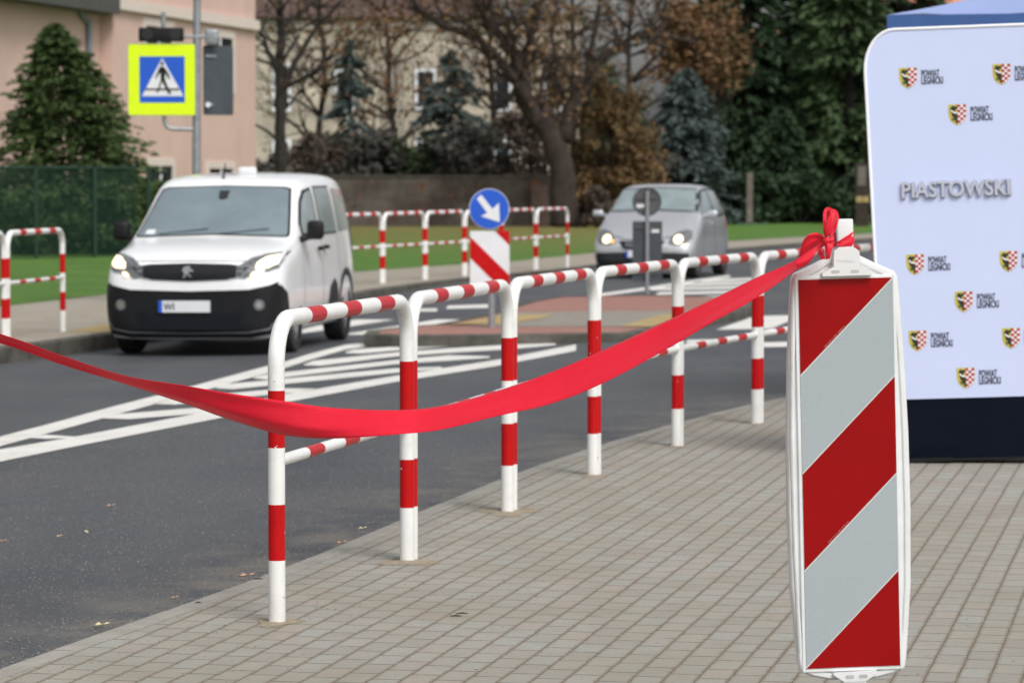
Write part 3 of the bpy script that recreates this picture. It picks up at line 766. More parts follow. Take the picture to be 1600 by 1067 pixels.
# ================================================================== BANNER WALL
def banner():
    root = empty('banner_wall', G(1372, 722, 0), R(-5), 'white fabric display wall printed with small coats of arms and grey raised letters, navy foot', 'banner')
    roll = Matrix.Rotation(R(-1.95), 4, 'Y'); base = Vector(root.location)
    Mw = (Matrix.Translation(base) @ Matrix.Rotation(R(-5), 4, 'Z') @ roll)
    Mi = Mw.inverted()
    def loc(px, py):   # intersect ray with banner plane y=0 (local), returns x,z
        o = Mi @ Vector((0, 0, CAMZ)); d = (Mi.to_3x3() @ ray(px, py)); t = -o.y / d.y; p = o + d * t; return p.x, p.z
    Wd = 2.6; th = .28; Ht = loc(1500, 42.5)[1]; zs = loc(1500, 621.5)[1]; x0 = loc(1357, 300)[0]
    zb = loc(1500, 716)[1]
    # outline with a rounded top-left, and slight inward bow of the left edge
    def edge_x(z): return x0 + .012 - .05 * ((z - zs) / (Ht - zs) - .85) ** 2 * .0 + .000 * z
    out = []
    r = .22
    for i in range(9):
        a = R(180 - 90 * i / 8); out.append((x0 + r * .75 + r * .75 * math.cos(a), Ht - r + r * math.sin(a)))
    out += [(x0 + Wd - r, Ht)]
    for i in range(1, 9):
        a = R(90 - 90 * i / 8); out.append((x0 + Wd - r + r * math.cos(a), Ht - r + r * math.sin(a)))
    up = out + [(x0 + Wd + .0, zs), (x0 + .045, zs)]
    mb = MB(); mb.prism(up, 0, th, 0, roll); o = mb.build('fabric_face', M['fabric'], root, False, .03)
    lo_ = [(x0 + .045, zs - .002), (x0 + Wd, zs - .002), (x0 + Wd, zb), (x0 + .06, zb)]
    mb = MB(); mb.prism(lo_, .002, th - .002, 0, roll); mb.build('navy_skirt', M['fab_dark'], root, False, .01)
    # hem
    mb = MB(); mb.tube([roll @ Vector((x, .0, z)) for x, z in [(x0 + .045, zs)] + out[:12] ], .008, 8); mb.build('hem', M['fab_edge'], root, True)
    # feet frame
    mb = MB()
    mb.box((x0 + .08, -.03, -.0), (x0 + Wd, .0, .013), 0, roll); mb.box((x0 + .12, -.06, .0), (x0 + .42, th + .05, .02), 0, roll); mb.box((x0 + 1.2, -.06, .0), (x0 + 1.5, th + .05, .02), 0, roll)
    mb.build('foot_frame', M['black'], root)
    mb = MB(); mb.box((x0 + .1, .04, .013), (x0 + .9, th - .04, .035), 0, roll); mb.build('skirt_lining', M['sh_w'], root)
    # crests + lettering
    def crest(px, py, s=1.0):
        cx, cz = loc(px, py); h = .106 * s; w = .094 * s
        def XZ(u, v): return roll @ Vector((cx + u * w, -.0, cz + v * h))
        shield = [(-.5, .5), (.5, .5), (.5, .05), (.47, -.15), (.36, -.34), (.2, -.46), (0, -.55), (-.2, -.46), (-.36, -.34), (-.47, -.15), (-.5, .05)]
        def clip(poly, a, b, c):
            o = []
            for i in range(len(poly)):
                p, q = poly[i], poly[(i + 1) % len(poly)]; dp, dq = a * p[0] + b * p[1] - c, a * q[0] + b * q[1] - c
                if dp <= 0: o.append(p)
                if dp * dq < 0: t = dp / (dp - dq); o.append((p[0] + (q[0] - p[0]) * t, p[1] + (q[1] - p[1]) * t))
            return o
        mb = MB()
        def put(poly, y, mi):
            if len(poly) > 2: mb.add([XZ(u, v) + Vector((0, -y, 0)) for u, v in poly], [list(range(len(poly)))], mi)
        put([(u * 1.04, v * 1.03) for u, v in shield], .0015, 0)
        put(clip(shield, -1, 0, 0), .003, 1)     # white right half
        put([(0, .53), (.03, .53), (.03, -.54), (0, -.55)], .0035, 0)
        for i in range(3):
            for j in range(8):
                if (i + j) % 2: continue
                u0, u1 = i / 6 + .0, (i + 1) / 6; v1 = .5 - j * .135; v0 = v1 - .135
                c = clip(clip(clip(clip(shield, -1, 0, -u0), 1, 0, u1), 0, 1, v1), 0, -1, -v0); put(c, .0045, 2)
        # half black eagle: head, wing, body, talon, pale crescent on the breast
        put([(-.06, .42), (-.2, .40), (-.28, .46), (-.40, .34), (-.42, .22), (-.36, .24), (-.34, .05), (-.30, -.08), (-.22, -.14), (-.2, -.28), (-.1, -.30), (-.1, -.44), (0, -.46), (0, -.1), (-.02, .08), (-.12, .12), (-.14, .25), (-.04, .27), (0, .38)], .0045, 3)
        put([(-.26, -.2), (-.36, -.18), (-.3, -.3), (-.2, -.34), (-.14, -.24)], .0045, 5)
        put([(-.40, .26), (-.33, .13), (-.2, .05), (0, .04), (0, .11), (-.18, .13), (-.28, .2)], .006, 4)
        mb.build('coat_of_arms', [M['sh_y'], M['sh_w'], M['sh_r'], M['sh_k'], M['sh_w'], M['sh_g']], root)
        for dy, tw, s_ in ((-1.4, .098, 'POWIAT'), (9.8, .118, 'LEGNICKI')):
            x, z = loc(px + 21, py + dy)
            fit_text('lettering', s_, .054, M['ltr'], root, roll, (x, -.003, z), tw, .0005, .0007)
    for px, py in ((1419, 122), (1565, 116), (1496, 179), (1430, 413), (1576, 408), (1506, 471), (1434, 532), (1580, 528), (1509, 590), (1712, 110), (1641, 173), (1652, 465), (1655, 584)):
        if px < 1620 or True: crest(px, py)
    a = loc(1409, 309)
    fit_text('raised_lettering', 'PIASTOWSKI', .122, M['grey_ltr'], root, roll, (a[0], -.016, a[1]), .592, .004, .0028)
    fit_text('raised_lettering_side', 'PIASTOWSKI', .122, M['grey_sh'], root, roll, (a[0] + .003, -.004, a[1] - .005), .595, .004, .0040)
banner()
# ---------------- tent behind the banner
def tent():
    D = 23.0; c = P(1386, 45, D)
    root = empty('gazebo_tent', (c.x, c.y, 0), R(-14), 'pale blue pop-up tent roof with darker blue valance behind the banner', 'tent')
    zl = P(1386, 46, D).z; zt = P(1386, 24, D).z; W = 3.0
    mb = MB(); mb2 = MB()
    N = 12
    def prof(i, side):
        t = i / N
        return t
    # valance (four sides)
    cs = [(0, 0), (W, 0), (W, W), (0, W)]
    for k in range(4):
        a, b = cs[k], cs[(k + 1) % 4]
        for i in range(N):
            t0, t1 = i / N, (i + 1) / N
            p0 = (a[0] + (b[0] - a[0]) * t0, a[1] + (b[1] - a[1]) * t0); p1 = (a[0] + (b[0] - a[0]) * t1, a[1] + (b[1] - a[1]) * t1)
            s0 = .05 * math.sin(math.pi * t0) * 0; w0 = .012 * math.sin(i * 1.7); w1 = .012 * math.sin((i + 1) * 1.7)
            mb2.add([(p0[0] + w0 * .3, p0[1] + w0, zl - .12), (p1[0] + w1 * .3, p1[1] + w1, zl - .12), (p1[0], p1[1], zt), (p0[0], p0[1], zt)], [(0, 1, 2, 3)])
    mb2.build('valance', M['tent_d'], root, True, auto=False)
    ap = (W / 2, W / 2, zt + .62)
    for k in range(4):
        a, b = cs[k], cs[(k + 1) % 4]; vv = []
        for j in range(9):
            s = j / 8
            for i in range(N + 1):
                t = i / N; x = a[0] + (b[0] - a[0]) * t; y = a[1] + (b[1] - a[1]) * t
                sag = -.10 * math.sin(math.pi * s) * (1 - .3 * math.sin(math.pi * t)) + .008 * math.sin(t * 23 + s * 5) * (1 - s)
                vv.append((x + (ap[0] - x) * s, y + (ap[1] - y) * s, zt + (ap[2] - zt) * s + sag))
        mb.add(vv, [(j * (N + 1) + i, j * (N + 1) + i + 1, (j + 1) * (N + 1) + i + 1, (j + 1) * (N + 1) + i) for j in range(8) for i in range(N)])
    mb.build('roof_cloth', M['tent'], root, True, auto=False)
    for x, y in cs:
        m = MB(); x_ = x + (.04 if x == 0 else -.04); y_ = y + (.04 if y == 0 else -.04)
        m.box((x_ - .02, y_ - .02, -.0), (x_ + .02, y_ + .02, zt)); m.build('leg', M['galv'], root)
tent()

# ================================================================== SIGNS ON THE ISLAND
def turn(o, deg): o.rotation_euler.z = R(deg)
def island_sign():
    b = G(768, 512, ZI); D = b.y
    root = empty('keep_right_sign', b, 0, 'round blue sign with white arrow above a red and white striped board', 'road sign')
    k = F / D
    def L(px, py): p = P(px, py, D); return p.x - b.x, p.z - b.z
    mb = MB(); top = L(768, 300)[1]; mb.tube([(0, .04, 0), (0, .04, top)], .038, 14); mb.build('pole', M['galv'], root, True)
    cx, cz = L(764.5, 326.5); r = 31.5 / k
    mb = MB(); mb.prism(circ(r, 40, cx, cz), -.03, -.005, 0); mb.prism(circ(r * .97, 40, cx, cz), -.034, -.03, 1)
    arrow = [(-.60, .52), (-.42, .74), (.22, .02), (.44, .28), (.62, -.72), (-.38, -.42), (-.05, -.22)]
    arrow = [(-.62, .50), (-.40, .70), (.16, .00), (.48, .30), (.52, -.66), (-.42, -.36), (-.10, -.20)]
    mb.prism([(cx + u * r, cz + v * r) for u, v in arrow], -.037, -.034, 2)
    mb.build('sign_disc', [M['swhite'], M['blue'], M['swhite']], root)
    x0, z1 = L(734.5, 361); x1, z0 = L(796, 446)
    mb = MB(); mb.box((x0, -.03, z0), (x1, -.004, z1), 0)
    rect = [(x0, z0), (x1, z0), (x1, z1), (x0, z1)]
    def clip(poly, a, b_, c):
        o = []
        for i in range(len(poly)):
            p, q = poly[i], poly[(i + 1) % len(poly)]; dp, dq = a * p[0] + b_ * p[1] - c, a * q[0] + b_ * q[1] - c
            if dp <= 0: o.append(p)
            if dp * dq < 0: t = dp / (dp - dq); o.append((p[0] + (q[0] - p[0]) * t, p[1] + (q[1] - p[1]) * t))
        return o
    w = (x1 - x0); S = .36 * 1.0
    # stripes fall to the right; along u = z + .98 x
    u0 = z1 + (x0) * .98
    # red bands at given offsets (metres below the top-left corner)
    for a, b_ in ((-.62, -.265), (.06, .29), (.57, .80)):
        c = clip(clip(rect, .98, 1, u0 - a), -.98, -1, -(u0 - b_))
        if len(c) > 2: mb.prism(c, -.034, -.03, 1)
    mb.build('striped_board', [M['swhite'], M['rp']], root)
    for za in (z1 - .15, cz - .02):
        mb = MB(); mb.box((-.05, -.006, za), (.05, .085, za + .035)); mb.build('clamp', M['galv'], root)
island_sign()
def island_sign_back():
    b = G(1011, 461, ZI); D = b.y; k = F / D
    root = empty('sign_seen_from_behind', b, 0, 'grey back of round sign over dark board in front of the silver car', 'road sign')
    def L(px, py): p = P(px, py, D); return p.x - b.x, p.z - b.z
    mb = MB(); mb.tube([(0, -.0, 0), (0, -.0, L(0, 298)[1])], .03, 14); mb.build('pole', M['galv'], root, True)
    cx, cz = L(1011, 315.5); r = 22.8 / k
    mb = MB(); mb.prism(circ(r, 36, cx, cz), .035, .05, 0); mb.build('sign_disc_back', M['sgrey'], root)
    mb = MB(); 
    ring = circ(r, 36, cx, cz); ring2 = circ(r * .93, 36, cx, cz)
    n = 36; vs = [Vector((x, .022, z)) for x, z in ring] + [Vector((x, .022, z)) for x, z in ring2] + [Vector((x, .036, z)) for x, z in ring2]
    mb.add(vs, [(i, (i + 1) % n, n + (i + 1) % n, n + i) for i in range(n)] + [(n + i, n + (i + 1) % n, 2 * n + (i + 1) % n, 2 * n + i) for i in range(n)]); mb.build('disc_rim', M['galv2'], root)
    x0, z1 = L(988.5, 346); x1, z0 = L(1034.5, 440)
    mb = MB(); mb.box((x0, .035, z0), (x1, .05, z1), 0); mb.build('board_back', M['galv2'], root)
    for xa, xb, za in ((x0 + .02, x1 - .02, z1 - .10), (x0 + .02, x1 - .02, z0 + .10), (cx - r * .7, cx + r * .7, cz + .04)):
        mb = MB(); mb.box((xa, .015, za), (xb, .0355, za + .03)); mb.build('bracket', M['sgrey'], root)
    s1 = L(1001, 322); s2 = L(1024, 361)
    for (x, z) in (s1, s2):
        mb = MB(); mb.box((x - .055, .028, z - .025), (x + .055, .0345, z + .025)); mb.build('sticker', M['swhite'], root)
island_sign_back()

# ---------------- pedestrian crossing sign with lamps
def crossing_sign():
    D = 43.0; k = F / D; b = P(307, 480, D); b.z = ZF
    root = empty('crossing_sign_post', b, 0, 'grey pole with yellow framed blue pedestrian crossing sign and black lamp box', 'road sign')
    def L(px, py): p = P(px, py, D); return p.x - b.x, p.z - b.z
    mb = MB(); mb.tube([(L(307, 280)[0], 0, 0), (L(307, 280)[0], 0, L(0, 275)[1]), (L(310, 0)[0], 0, L(0, -260)[1])], [.062, .055, .045], 16); mb.build('pole', M['galv'], root, True)
    x0, z1 = L(200.5, 69); x1, z0 = L(307, 181.5)
    mb = MB(); mb.prism(rrect(x0, z0, x1, z1, .03), -.09, -.07, 0); mb.prism(rrect(x0 + .008, z0 + .008, x1 - .008, z1 - .008, .03), -.093, -.09, 1)
    bx0, bz1 = L(219, 89); bx1, bz0 = L(290, 161)
    mb.prism([(bx0, bz0), (bx1, bz0), (bx1, bz1), (bx0, bz1)], -.096, -.093, 2)
    tri = [L(223, 151), L(288, 151), L(254.5, 92)]
    mb.prism(tri, -.099, -.096, 3)
    mb.build('sign_panel', [M['galv'], M['yellow'], M['blue'], M['swhite']], root)
    mb = MB()
    mb.prism([L(229, 139), L(281, 139), L(281.5, 142), L(228.5, 142)][::-1], -.101, -.099, 0)
    def pr(pts): mb.prism([L(*p) for p in pts][::-1], -.103, -.099, 0)
    pr([(253.5, 97), (256.5, 98), (257, 101.5), (255, 104), (252.5, 102.5), (252, 99)])
    pr([(252, 105), (257.5, 105), (262, 112), (265, 117), (267, 124), (265, 125), (262, 119.5), (259, 115), (259, 125), (262, 133), (268, 145), (270, 146), (265, 148), (258, 135), (254.5, 128), (252, 136), (249.5, 144), (245, 146.5), (249, 137), (252.5, 126), (252, 114), (248, 119), (245, 124.5), (243.5, 122.5), (247, 115), (250, 107)])
    mb.build('pedestrian_symbol', M['black'], root)
    lx0, lz1 = L(218, 44); lx1, lz0 = L(288, 66)
    mb = MB(); mb.box((lx0, -.13, lz0), (lx1, -.02, lz1), 0, None, .02); lb = mb.build('lamp_box', M['black'], root, True)
    for px in (232, 275):
        cx, cz = L(px, 55); mb = MB(); mb.prism(circ(.07, 24, cx, cz), -.137, -.13, 0); mb.build('lamp_lens', M['blacklamp'], lb)
    # brackets
    mb = MB(); mb.tube([(L(256, 66)[0], -.04, L(0, 20)[1]), (L(256, 66)[0], -.04, L(0, 75)[1])], .03, 10); mb.build('lamp_stub', M['galv'], root, True); mb = MB()
    mb.tube([(L(288, 58)[0], -.04, L(0, 58)[1]), (L(342, 0)[0], -.02, L(0, 58)[1])], .022, 10); mb.build('bracket', M['galv'], root, True); mb = MB()
    pts = [(L(256, 0)[0], -.04, L(0, 181)[1]), (L(256.5, 0)[0], -.04, L(0, 190)[1]), (L(260, 0)[0], -.04, L(0, 198)[1]), (L(268, 0)[0], -.04, L(0, 202)[1]), (L(306, 0)[0], -.0, L(0, 202.5)[1])]
    mb.tube(pts, .028, 10); mb.build('bracket', M['galv'], root, True)
    # side board seen from behind, at right of the pole
    sx0, sz1 = L(317, 71); sx1, sz0 = L(359.5, 180)
    mt = Matrix.Translation((sx0, .06, 0)) @ Matrix.Rotation(R(28), 4, 'Z'); wd = (sx1 - sx0) / math.cos(R(28)) * 1.05
    mb = MB(); mb.prism(rrect(0, sz0, wd, sz1, .03), -.01, .01, 0, mt); sb = mb.build('rear_sign_back', M['galv2'], root)
    for za, f in ((sz1 - .15, .4), (sz0 + .12, .3)):
        mb = MB(); mb.box((.02, -.03, za), (wd * f, -.011, za + .03), 0, mt); mb.build('bracket', M['galv'], root)
    cx, cz = L(325, 164); mb = MB(); mb.prism(circ(.035, 12, cx, cz), -.0, .03, 0); mb.build('sticker', M['swhite'], root)
    wx0, wz1 = L(320, 46); wx1, wz0 = L(341, 71)
    mb = MB(); mb.box((wx0, -.05, wz0), (wx1, .08, wz1), 0, None, .03); mb.build('rear_lamp_back', M['galv'], root, True)
crossing_sign()

# ================================================================== VEHICLES
def loft(name, st, m, parent, sub=2):
    """st: list of (y, wlow, wmid, zb, zmid, zbelt, wbelt, ztop, wtop)"""
    rings = []
    for (y, wl, wm, zb, zm, zbe, wb, zt, wt) in st:
        zs_ = zt - min(.10, (zt - zbe) * .45)
        half = [(0, zb), (wl * .6, zb), (wl * .96, zb + .012), (wl, zb + .07), (wm, zm), (wb, zbe), (wt + (wb - wt) * .12, zs_), (wt * .9, zt - .022), (wt * .5, zt - .004), (0, zt)]
        rings.append([(x, y, z) for x, z in half] + [(-x, y, z) for x, z in half[-2:0:-1]])
    n = len(rings[0]); vs = [v for r in rings for v in r]
    fs = [(a * n + i, a * n + (i + 1) % n, (a + 1) * n + (i + 1) % n, (a + 1) * n + i) for a in range(len(rings) - 1) for i in range(n)]
    # caps as quads strips across
    def cap(o, flip):
        h = n // 2; out = []
        for i in range(h):
            a, b, c, d = i, i + 1, n - i - 1, (n - i) % n
            if d == a: q = (a, b, c)
            elif b == c: q = (a, b, d)
            else: q = (a, b, c, d)
            q = tuple(o + k for k in q); out.append(q if flip else q[::-1])
        return out
    fs += cap(0, False) + cap((len(rings) - 1) * n, True)
    me = bpy.data.meshes.new(name); me.from_pydata(vs, [], fs); me.update()
    bm = bmesh.new(); bm.from_mesh(me); bmesh.ops.recalc_face_normals(bm, faces=bm.faces); bm.to_mesh(me); bm.free()
    o = bpy.data.objects.new(name, me); col.objects.link(o)
    s = o.modifiers.new('s', 'SUBSURF'); s.levels = sub; s.render_levels = sub
    dg = bpy.context.evaluated_depsgraph_get(); me2 = bpy.data.meshes.new_from_object(o.evaluated_get(dg))
    o.modifiers.clear(); o.data = me2; me2.materials.clear(); me2.materials.append(m)
    o.parent = parent
    return o
def cut_wells(o, centers, r, w):
    bm = bmesh.new()
    for (sx, y, z) in centers:
        bmesh.ops.create_cone(bm, cap_ends=True, segments=40, radius1=r, radius2=r, depth=w, matrix=Matrix.Translation((sx, y, z)) @ Matrix.Rotation(R(90), 4, 'Y'))
    me = bpy.data.meshes.new('cut'); bm.to_mesh(me); bm.free(); me.materials.append(M['black'])
    c = bpy.data.objects.new('cut', me); col.objects.link(c)
    mat0 = o.data.materials[0]
    md = o.modifiers.new('b', 'BOOLEAN'); md.object = c; md.operation = 'DIFFERENCE'; md.solver = 'EXACT'
    try: md.material_mode = 'TRANSFER'
    except Exception: pass
    dg = bpy.context.evaluated_depsgraph_get(); me2 = bpy.data.meshes.new_from_object(o.evaluated_get(dg))
    o.modifiers.clear(); o.data = me2; bpy.data.objects.remove(c)
    for p in me2.polygons: p.use_smooth = True
    m = o.modifiers.new('e', 'EDGE_SPLIT'); m.split_angle = R(35)
def drape(bvh, poly, axis, off, m, name, parent, grid=.05, th=.006, smooth=True, emis=None):
    """poly in (x,z) for front, (y,z) for sides; projected on body"""
    bm = bmesh.new()
    vs = [bm.verts.new((p[0], 0, p[1])) for p in poly]; bm.faces.new(vs)
    for ax, lo, hi in ((0, min(p[0] for p in poly), max(p[0] for p in poly)), (2, min(p[1] for p in poly), max(p[1] for p in poly))):
        g = lo + grid
        while g < hi - .005:
            co = [0, 0, 0]; co[ax] = g; no = [0, 0, 0]; no[ax] = 1
            bmesh.ops.bisect_plane(bm, geom=bm.verts[:] + bm.edges[:] + bm.faces[:], plane_co=co, plane_no=no); g += grid
    bmesh.ops.triangulate(bm, faces=[f for f in bm.faces if len(f.verts) > 4])
    pts = []
    for v in bm.verts:
        a, b = v.co.x, v.co.z
        if axis == 'front': o_, d = Vector((a, -3, b)), Vector((0, 1, 0))
        elif axis == 'right': o_, d = Vector((4, a, b)), Vector((-1, 0, 0))
        elif axis == 'left': o_, d = Vector((-4, a, b)), Vector((1, 0, 0))
        elif axis == 'top': o_, d = Vector((a, b, 5)), Vector((0, 0, -1))
        h, nrm, _, _ = bvh.ray_cast(o_, d)
        if h is None:
            h, nrm, _, _ = bvh.find_nearest(Vector((a, 0, b)) if axis == 'front' else Vector((0, a, b)))
        v.co = h - d * off
    bm.normal_update()
    me = bpy.data.meshes.new(name); bmesh.ops.recalc_face_normals(bm, faces=bm.faces); bm.to_mesh(me); bm.free(); me.materials.append(m)
    for p in me.polygons: p.use_smooth = smooth
    o = bpy.data.objects.new(name, me); col.objects.link(o); o.parent = parent
    return o
def mirr(poly): return [(-x, z) for x, z in poly][::-1]
def bvh_of(o):
    dg = bpy.context.evaluated_depsgraph_get(); bm = bmesh.new(); bm.from_mesh(o.data); b = BVHTree.FromBMesh(bm); bm.free(); return b
def wheel(parent, x, y, r, w, side, spokes=5):
    root = None
    prof = [(-.5, r * .62), (-.5, r * .93), (-.42, r * .985), (-.2, r), (.2, r), (.42, r * .985), (.5, r * .93), (.5, r * .62)]
    mb = MB(); n = 36
    vs = [Vector((x + p * w, y + rr * math.cos(2 * math.pi * i / n), r + rr * math.sin(2 * math.pi * i / n))) for p, rr in prof for i in range(n)]
    mb.add(vs, [(a * n + i, a * n + (i + 1) % n, (a + 1) * n + (i + 1) % n, (a + 1) * n + i) for a in range(len(prof) - 1) for i in range(n)])
    wh = mb.build('wheel', M['tyre'], parent, True)
    mb = MB(); xo = x + side * w * .42
    vs = [Vector((x + side * w * .15, y + rr * math.cos(2 * math.pi * i / n), r + rr * math.sin(2 * math.pi * i / n))) for rr in (r * .66,) for i in range(n)]
    mb.add(vs, [list(range(n))], 1)
    vs = [Vector((xo + dx, y + rr * math.cos(2 * math.pi * i / n), r + rr * math.sin(2 * math.pi * i / n))) for rr, dx in ((r * .66, 0), (r * .58, -side * .02), (r * .57, -side * .05)) for i in range(n)]
    mb.add(vs, [(a * n + i, a * n + (i + 1) % n, (a + 1) * n + (i + 1) % n, (a + 1) * n + i) for a in range(2) for i in range(n)], 0)
    for s in range(spokes):
        a = 2 * math.pi * s / spokes + .3; c, sn = math.cos(a), math.sin(a); t = .045
        q = [(xo - side * .015, y + c * rr + sn * tt, r + sn * rr - c * tt) for rr, tt in ((.04, -t), (.04, t), (r * .6, t * .8), (r * .6, -t * .8))]
        mb.add(q, [(0, 1, 2, 3)], 0)
    hub = [(xo - side * .012, y + .055 * math.cos(2 * math.pi * i / 16), r + .055 * math.sin(2 * math.pi * i / 16)) for i in range(16)]
    mb.add(hub, [list(range(16))], 0)
    mb.build('rim', [M['rim'], M['black']], wh)
    return wh

def make_van():
    Dn = 32.9; a = R(7.5); X0 = -3.19
    root = empty('parked_van', (X0, Dn, 0), 0, 'white compact van with lit headlights and black bumper driving towards the camera', 'van')
    root.name = 'white_van'
    zL = zroad(X0 - .75 + .2, Dn + 1.5); zR = zroad(X0 + .75 + .2, Dn + 1.5)
    root.location.z = (zL + zR) / 2
    root.rotation_euler = (0, -math.atan2(zR - zL, 1.5) , -a)
    st = [  # y, wlow, wmid, zb, zmid, zbelt, wbelt, ztop, wtop
        (0.00, .60, .66, .25, .50, .72, .60, .82, .45),
        (0.05, .76, .80, .19, .50, .80, .76, .93, .60),
        (0.14, .84, .88, .16, .50, .90, .85, .995, .70),
        (0.30, .87, .915, .16, .52, .96, .89, 1.045, .76),
        (0.55, .88, .925, .17, .55, 1.0, .895, 1.10, .79),
        (0.85, .88, .925, .18, .56, 1.04, .895, 1.145, .81),
        (1.02, .88, .925, .18, .56, 1.07, .895, 1.18, .825),
        (1.12, .88, .925, .18, .56, 1.09, .892, 1.245, .82),
        (1.45, .88, .925, .18, .56, 1.13, .885, 1.475, .79),
        (1.75, .88, .925, .18, .56, 1.14, .88, 1.68, .765),
        (1.92, .88, .925, .18, .56, 1.14, .88, 1.765, .76),
        (2.20, .88, .925, .18, .56, 1.14, .88, 1.81, .77),
        (3.00, .88, .925, .18, .56, 1.14, .88, 1.84, .78),
        (3.90, .88, .925, .18, .56, 1.14, .875, 1.82, .77),
        (4.25, .87, .905, .20, .56, 1.14, .865, 1.78, .75),
        (4.38, .84, .86, .26, .56, 1.12, .83, 1.71, .71),
        (4.42, .70, .74, .34, .56, 1.10, .72, 1.60, .60)]
    body = loft('body', st, M['van_w'], root)
    bv = bvh_of(body)
    WX, YF, YR, WR = .80, .88, 3.66, .325
    cut_wells(body, [(s * .86, y, WR + .01) for s in (-1, 1) for y in (YF, YR)], .385, .34)
    for y in (YF, YR):
        for s in (-1, 1): wheel(root, s * WX, y, WR, .21, s)
    dr = lambda *q, **k: drape(bv, *q, **k)
    # bumper, black lower part
    bp = [(-.865, .74), (-.80, .71), (-.6, .665), (0, .65), (.6, .665), (.80, .71), (.865, .74), (.87, .30), (.82, .22), (.6, .185), (-.6, .185), (-.82, .22), (-.87, .30)]
    bmp = dr(bp[::-1], 'front', .012, M['blackpl'], 'bumper', root)
    for s in (1, -1):
        sd_ = 'right' if s > 0 else 'left'
        dr([(.10, .22), (.50, .20), (.50, .42), (.40, .62), (.20, .71), (.10, .70)], sd_, .010, M['blackpl'], 'bumper_corner', root)
        # arch mouldings and sill
        arc = []
        for yc in (YF, YR):
            o_ = [(yc + .47 * math.cos(R(t)), WR + .47 * math.sin(R(t))) for t in range(0, 181, 12)]
            i_ = [(yc + .392 * math.cos(R(t)), WR + .392 * math.sin(R(t))) for t in range(180, -1, -12)]
            if yc == YR: dr(o_ + i_, sd_, .010, M['darkgrey'], 'wheel_arch_trim', root, grid=.2)
        dr([(1.34, .19), (3.24, .19), (3.24, .30), (1.34, .30)], sd_, .010, M['blackpl'], 'sill', root, grid=.2)
        dr([(2.6, .42), (3.18, .44), (3.12, .62), (2.95, .70), (2.72, .62)], sd_, .009, M['darkgrey'], 'side_reflection', root, grid=.1)  # dark reflection in the lower side, painted as a draped panel
        # side windows
        fw = [(1.40, 1.18), (1.42, 1.30), (1.70, 1.53), (1.92, 1.64), (2.28, 1.67), (2.30, 1.18)]
        dr(fw, sd_, .003, M['black'], 'window_surround', root)
        w_ = dr([(1.47, 1.20), (1.50, 1.30), (1.74, 1.51), (1.95, 1.61), (2.22, 1.64), (2.25, 1.20)], sd_, .007, M['sideglass'], 'side_window', root)
        dr([(2.40, 1.17), (2.40, 1.68), (3.24, 1.685), (3.31, 1.17)], sd_, .003, M['darkgrey'], 'window_surround', root)
        dr([(2.42, 1.19), (2.42, 1.66), (3.22, 1.665), (3.28, 1.19)], sd_, .006, M['sideglass'], 'side_window', root)
        dr([(3.42, 1.19), (3.40, 1.66), (4.05, 1.64), (4.12, 1.20)], sd_, .006, M['sideglass'], 'side_window', root)
        for yy, zz in ((2.17, 1.03), (2.47, 1.04)):
            mb = MB(); mb.box((s * .895, yy - .07, zz - .02), (s * .945, yy + .07, zz + .02), 0, None, .01); mb.build('door_handle', M['black'], root, True)
        for yy in (2.35, 1.30, 3.32):
            dr([(yy - .006, .32), (yy + .006, .32), (yy + .006, 1.16), (yy - .006, 1.16)], sd_, .002, M['darkgrey'], 'door_gap', root, grid=.08)
        dr([(4.24, .95), (4.36, .95), (4.34, 1.22), (4.22, 1.22)], sd_, .008, M['darkgrey'], 'tail_light', root)
        # mirror
        mb = MB(); x0, x1 = (.93, 1.10) if s > 0 else (-1.10, -.93)
        mb.box((min(x0, x1), 1.28, 1.135), (max(x0, x1), 1.42, 1.33), 0, None, .045)
        mb.tube([(s * .85, 1.30, 1.13), (s * .96, 1.34, 1.17)], .035, 10); mb.build('mirror', M['black'], root, True)
        # headlight
        hl = [(x, z + .05) for x, z in [(.47, .74), (.47, .835), (.60, .93), (.72, .965), (.868, .985), (.872, .90), (.86, .82), (.78, .79), (.63, .77), (.56, .725)]]
        if s < 0: hl = mirr(hl)
        h = dr(hl, 'front', .012, M['lampglass'], 'headlight', root, grid=.03)
        gl = [(x, z + .05) for x, z in [(.66, .825), (.665, .88), (.74, .94), (.84, .955), (.845, .87), (.775, .83)]]
        gl2 = [(x, z + .05) for x, z in [(.61, .755), (.64, .79), (.69, .795), (.675, .76), (.64, .745)]]
        dr(gl if s > 0 else mirr(gl), 'front', .020, M['lamp_on'], 'lamp_lens', h, grid=.03)
        dr(gl2 if s > 0 else mirr(gl2), 'front', .020, M['lamp_on'], 'lamp_lens', h, grid=.03)
        # fog lamp
        f = dr([(s * .70 + x, .515 + z) for x, z in circ(.055, 16)], 'front', .018, M['lampglass'], 'fog_lamp', root, grid=.03)
        dr([(s * .70 + x, .515 + z) for x, z in circ(.03, 12)], 'front', .022, M['chrome'], 'lamp_lens', f, grid=.02)
        f2 = dr([(.83, 1.10), (.87, 1.10), (.87, 1.11)], 'front', .002, M['black'], 'bonnet_gap', root) if False else None
    # grille
    gr = [(x, z + .05) for x, z in [(-.60, .84), (-.40, .868), (0, .878), (.40, .868), (.60, .84), (.50, .755), (.38, .715), (.0, .70), (-.38, .715), (-.50, .755)]]
    g = dr(gr, 'front', .012, M['grille'], 'grille', root, grid=.04)
    for z in (.785, .815, .845, .875, .90):
        dr([(-.48, z - .005), (.48, z - .005), (.48, z + .005), (-.48, z + .005)], 'front', .019, M['darkgrey'], 'grille_bar', g, grid=.06)
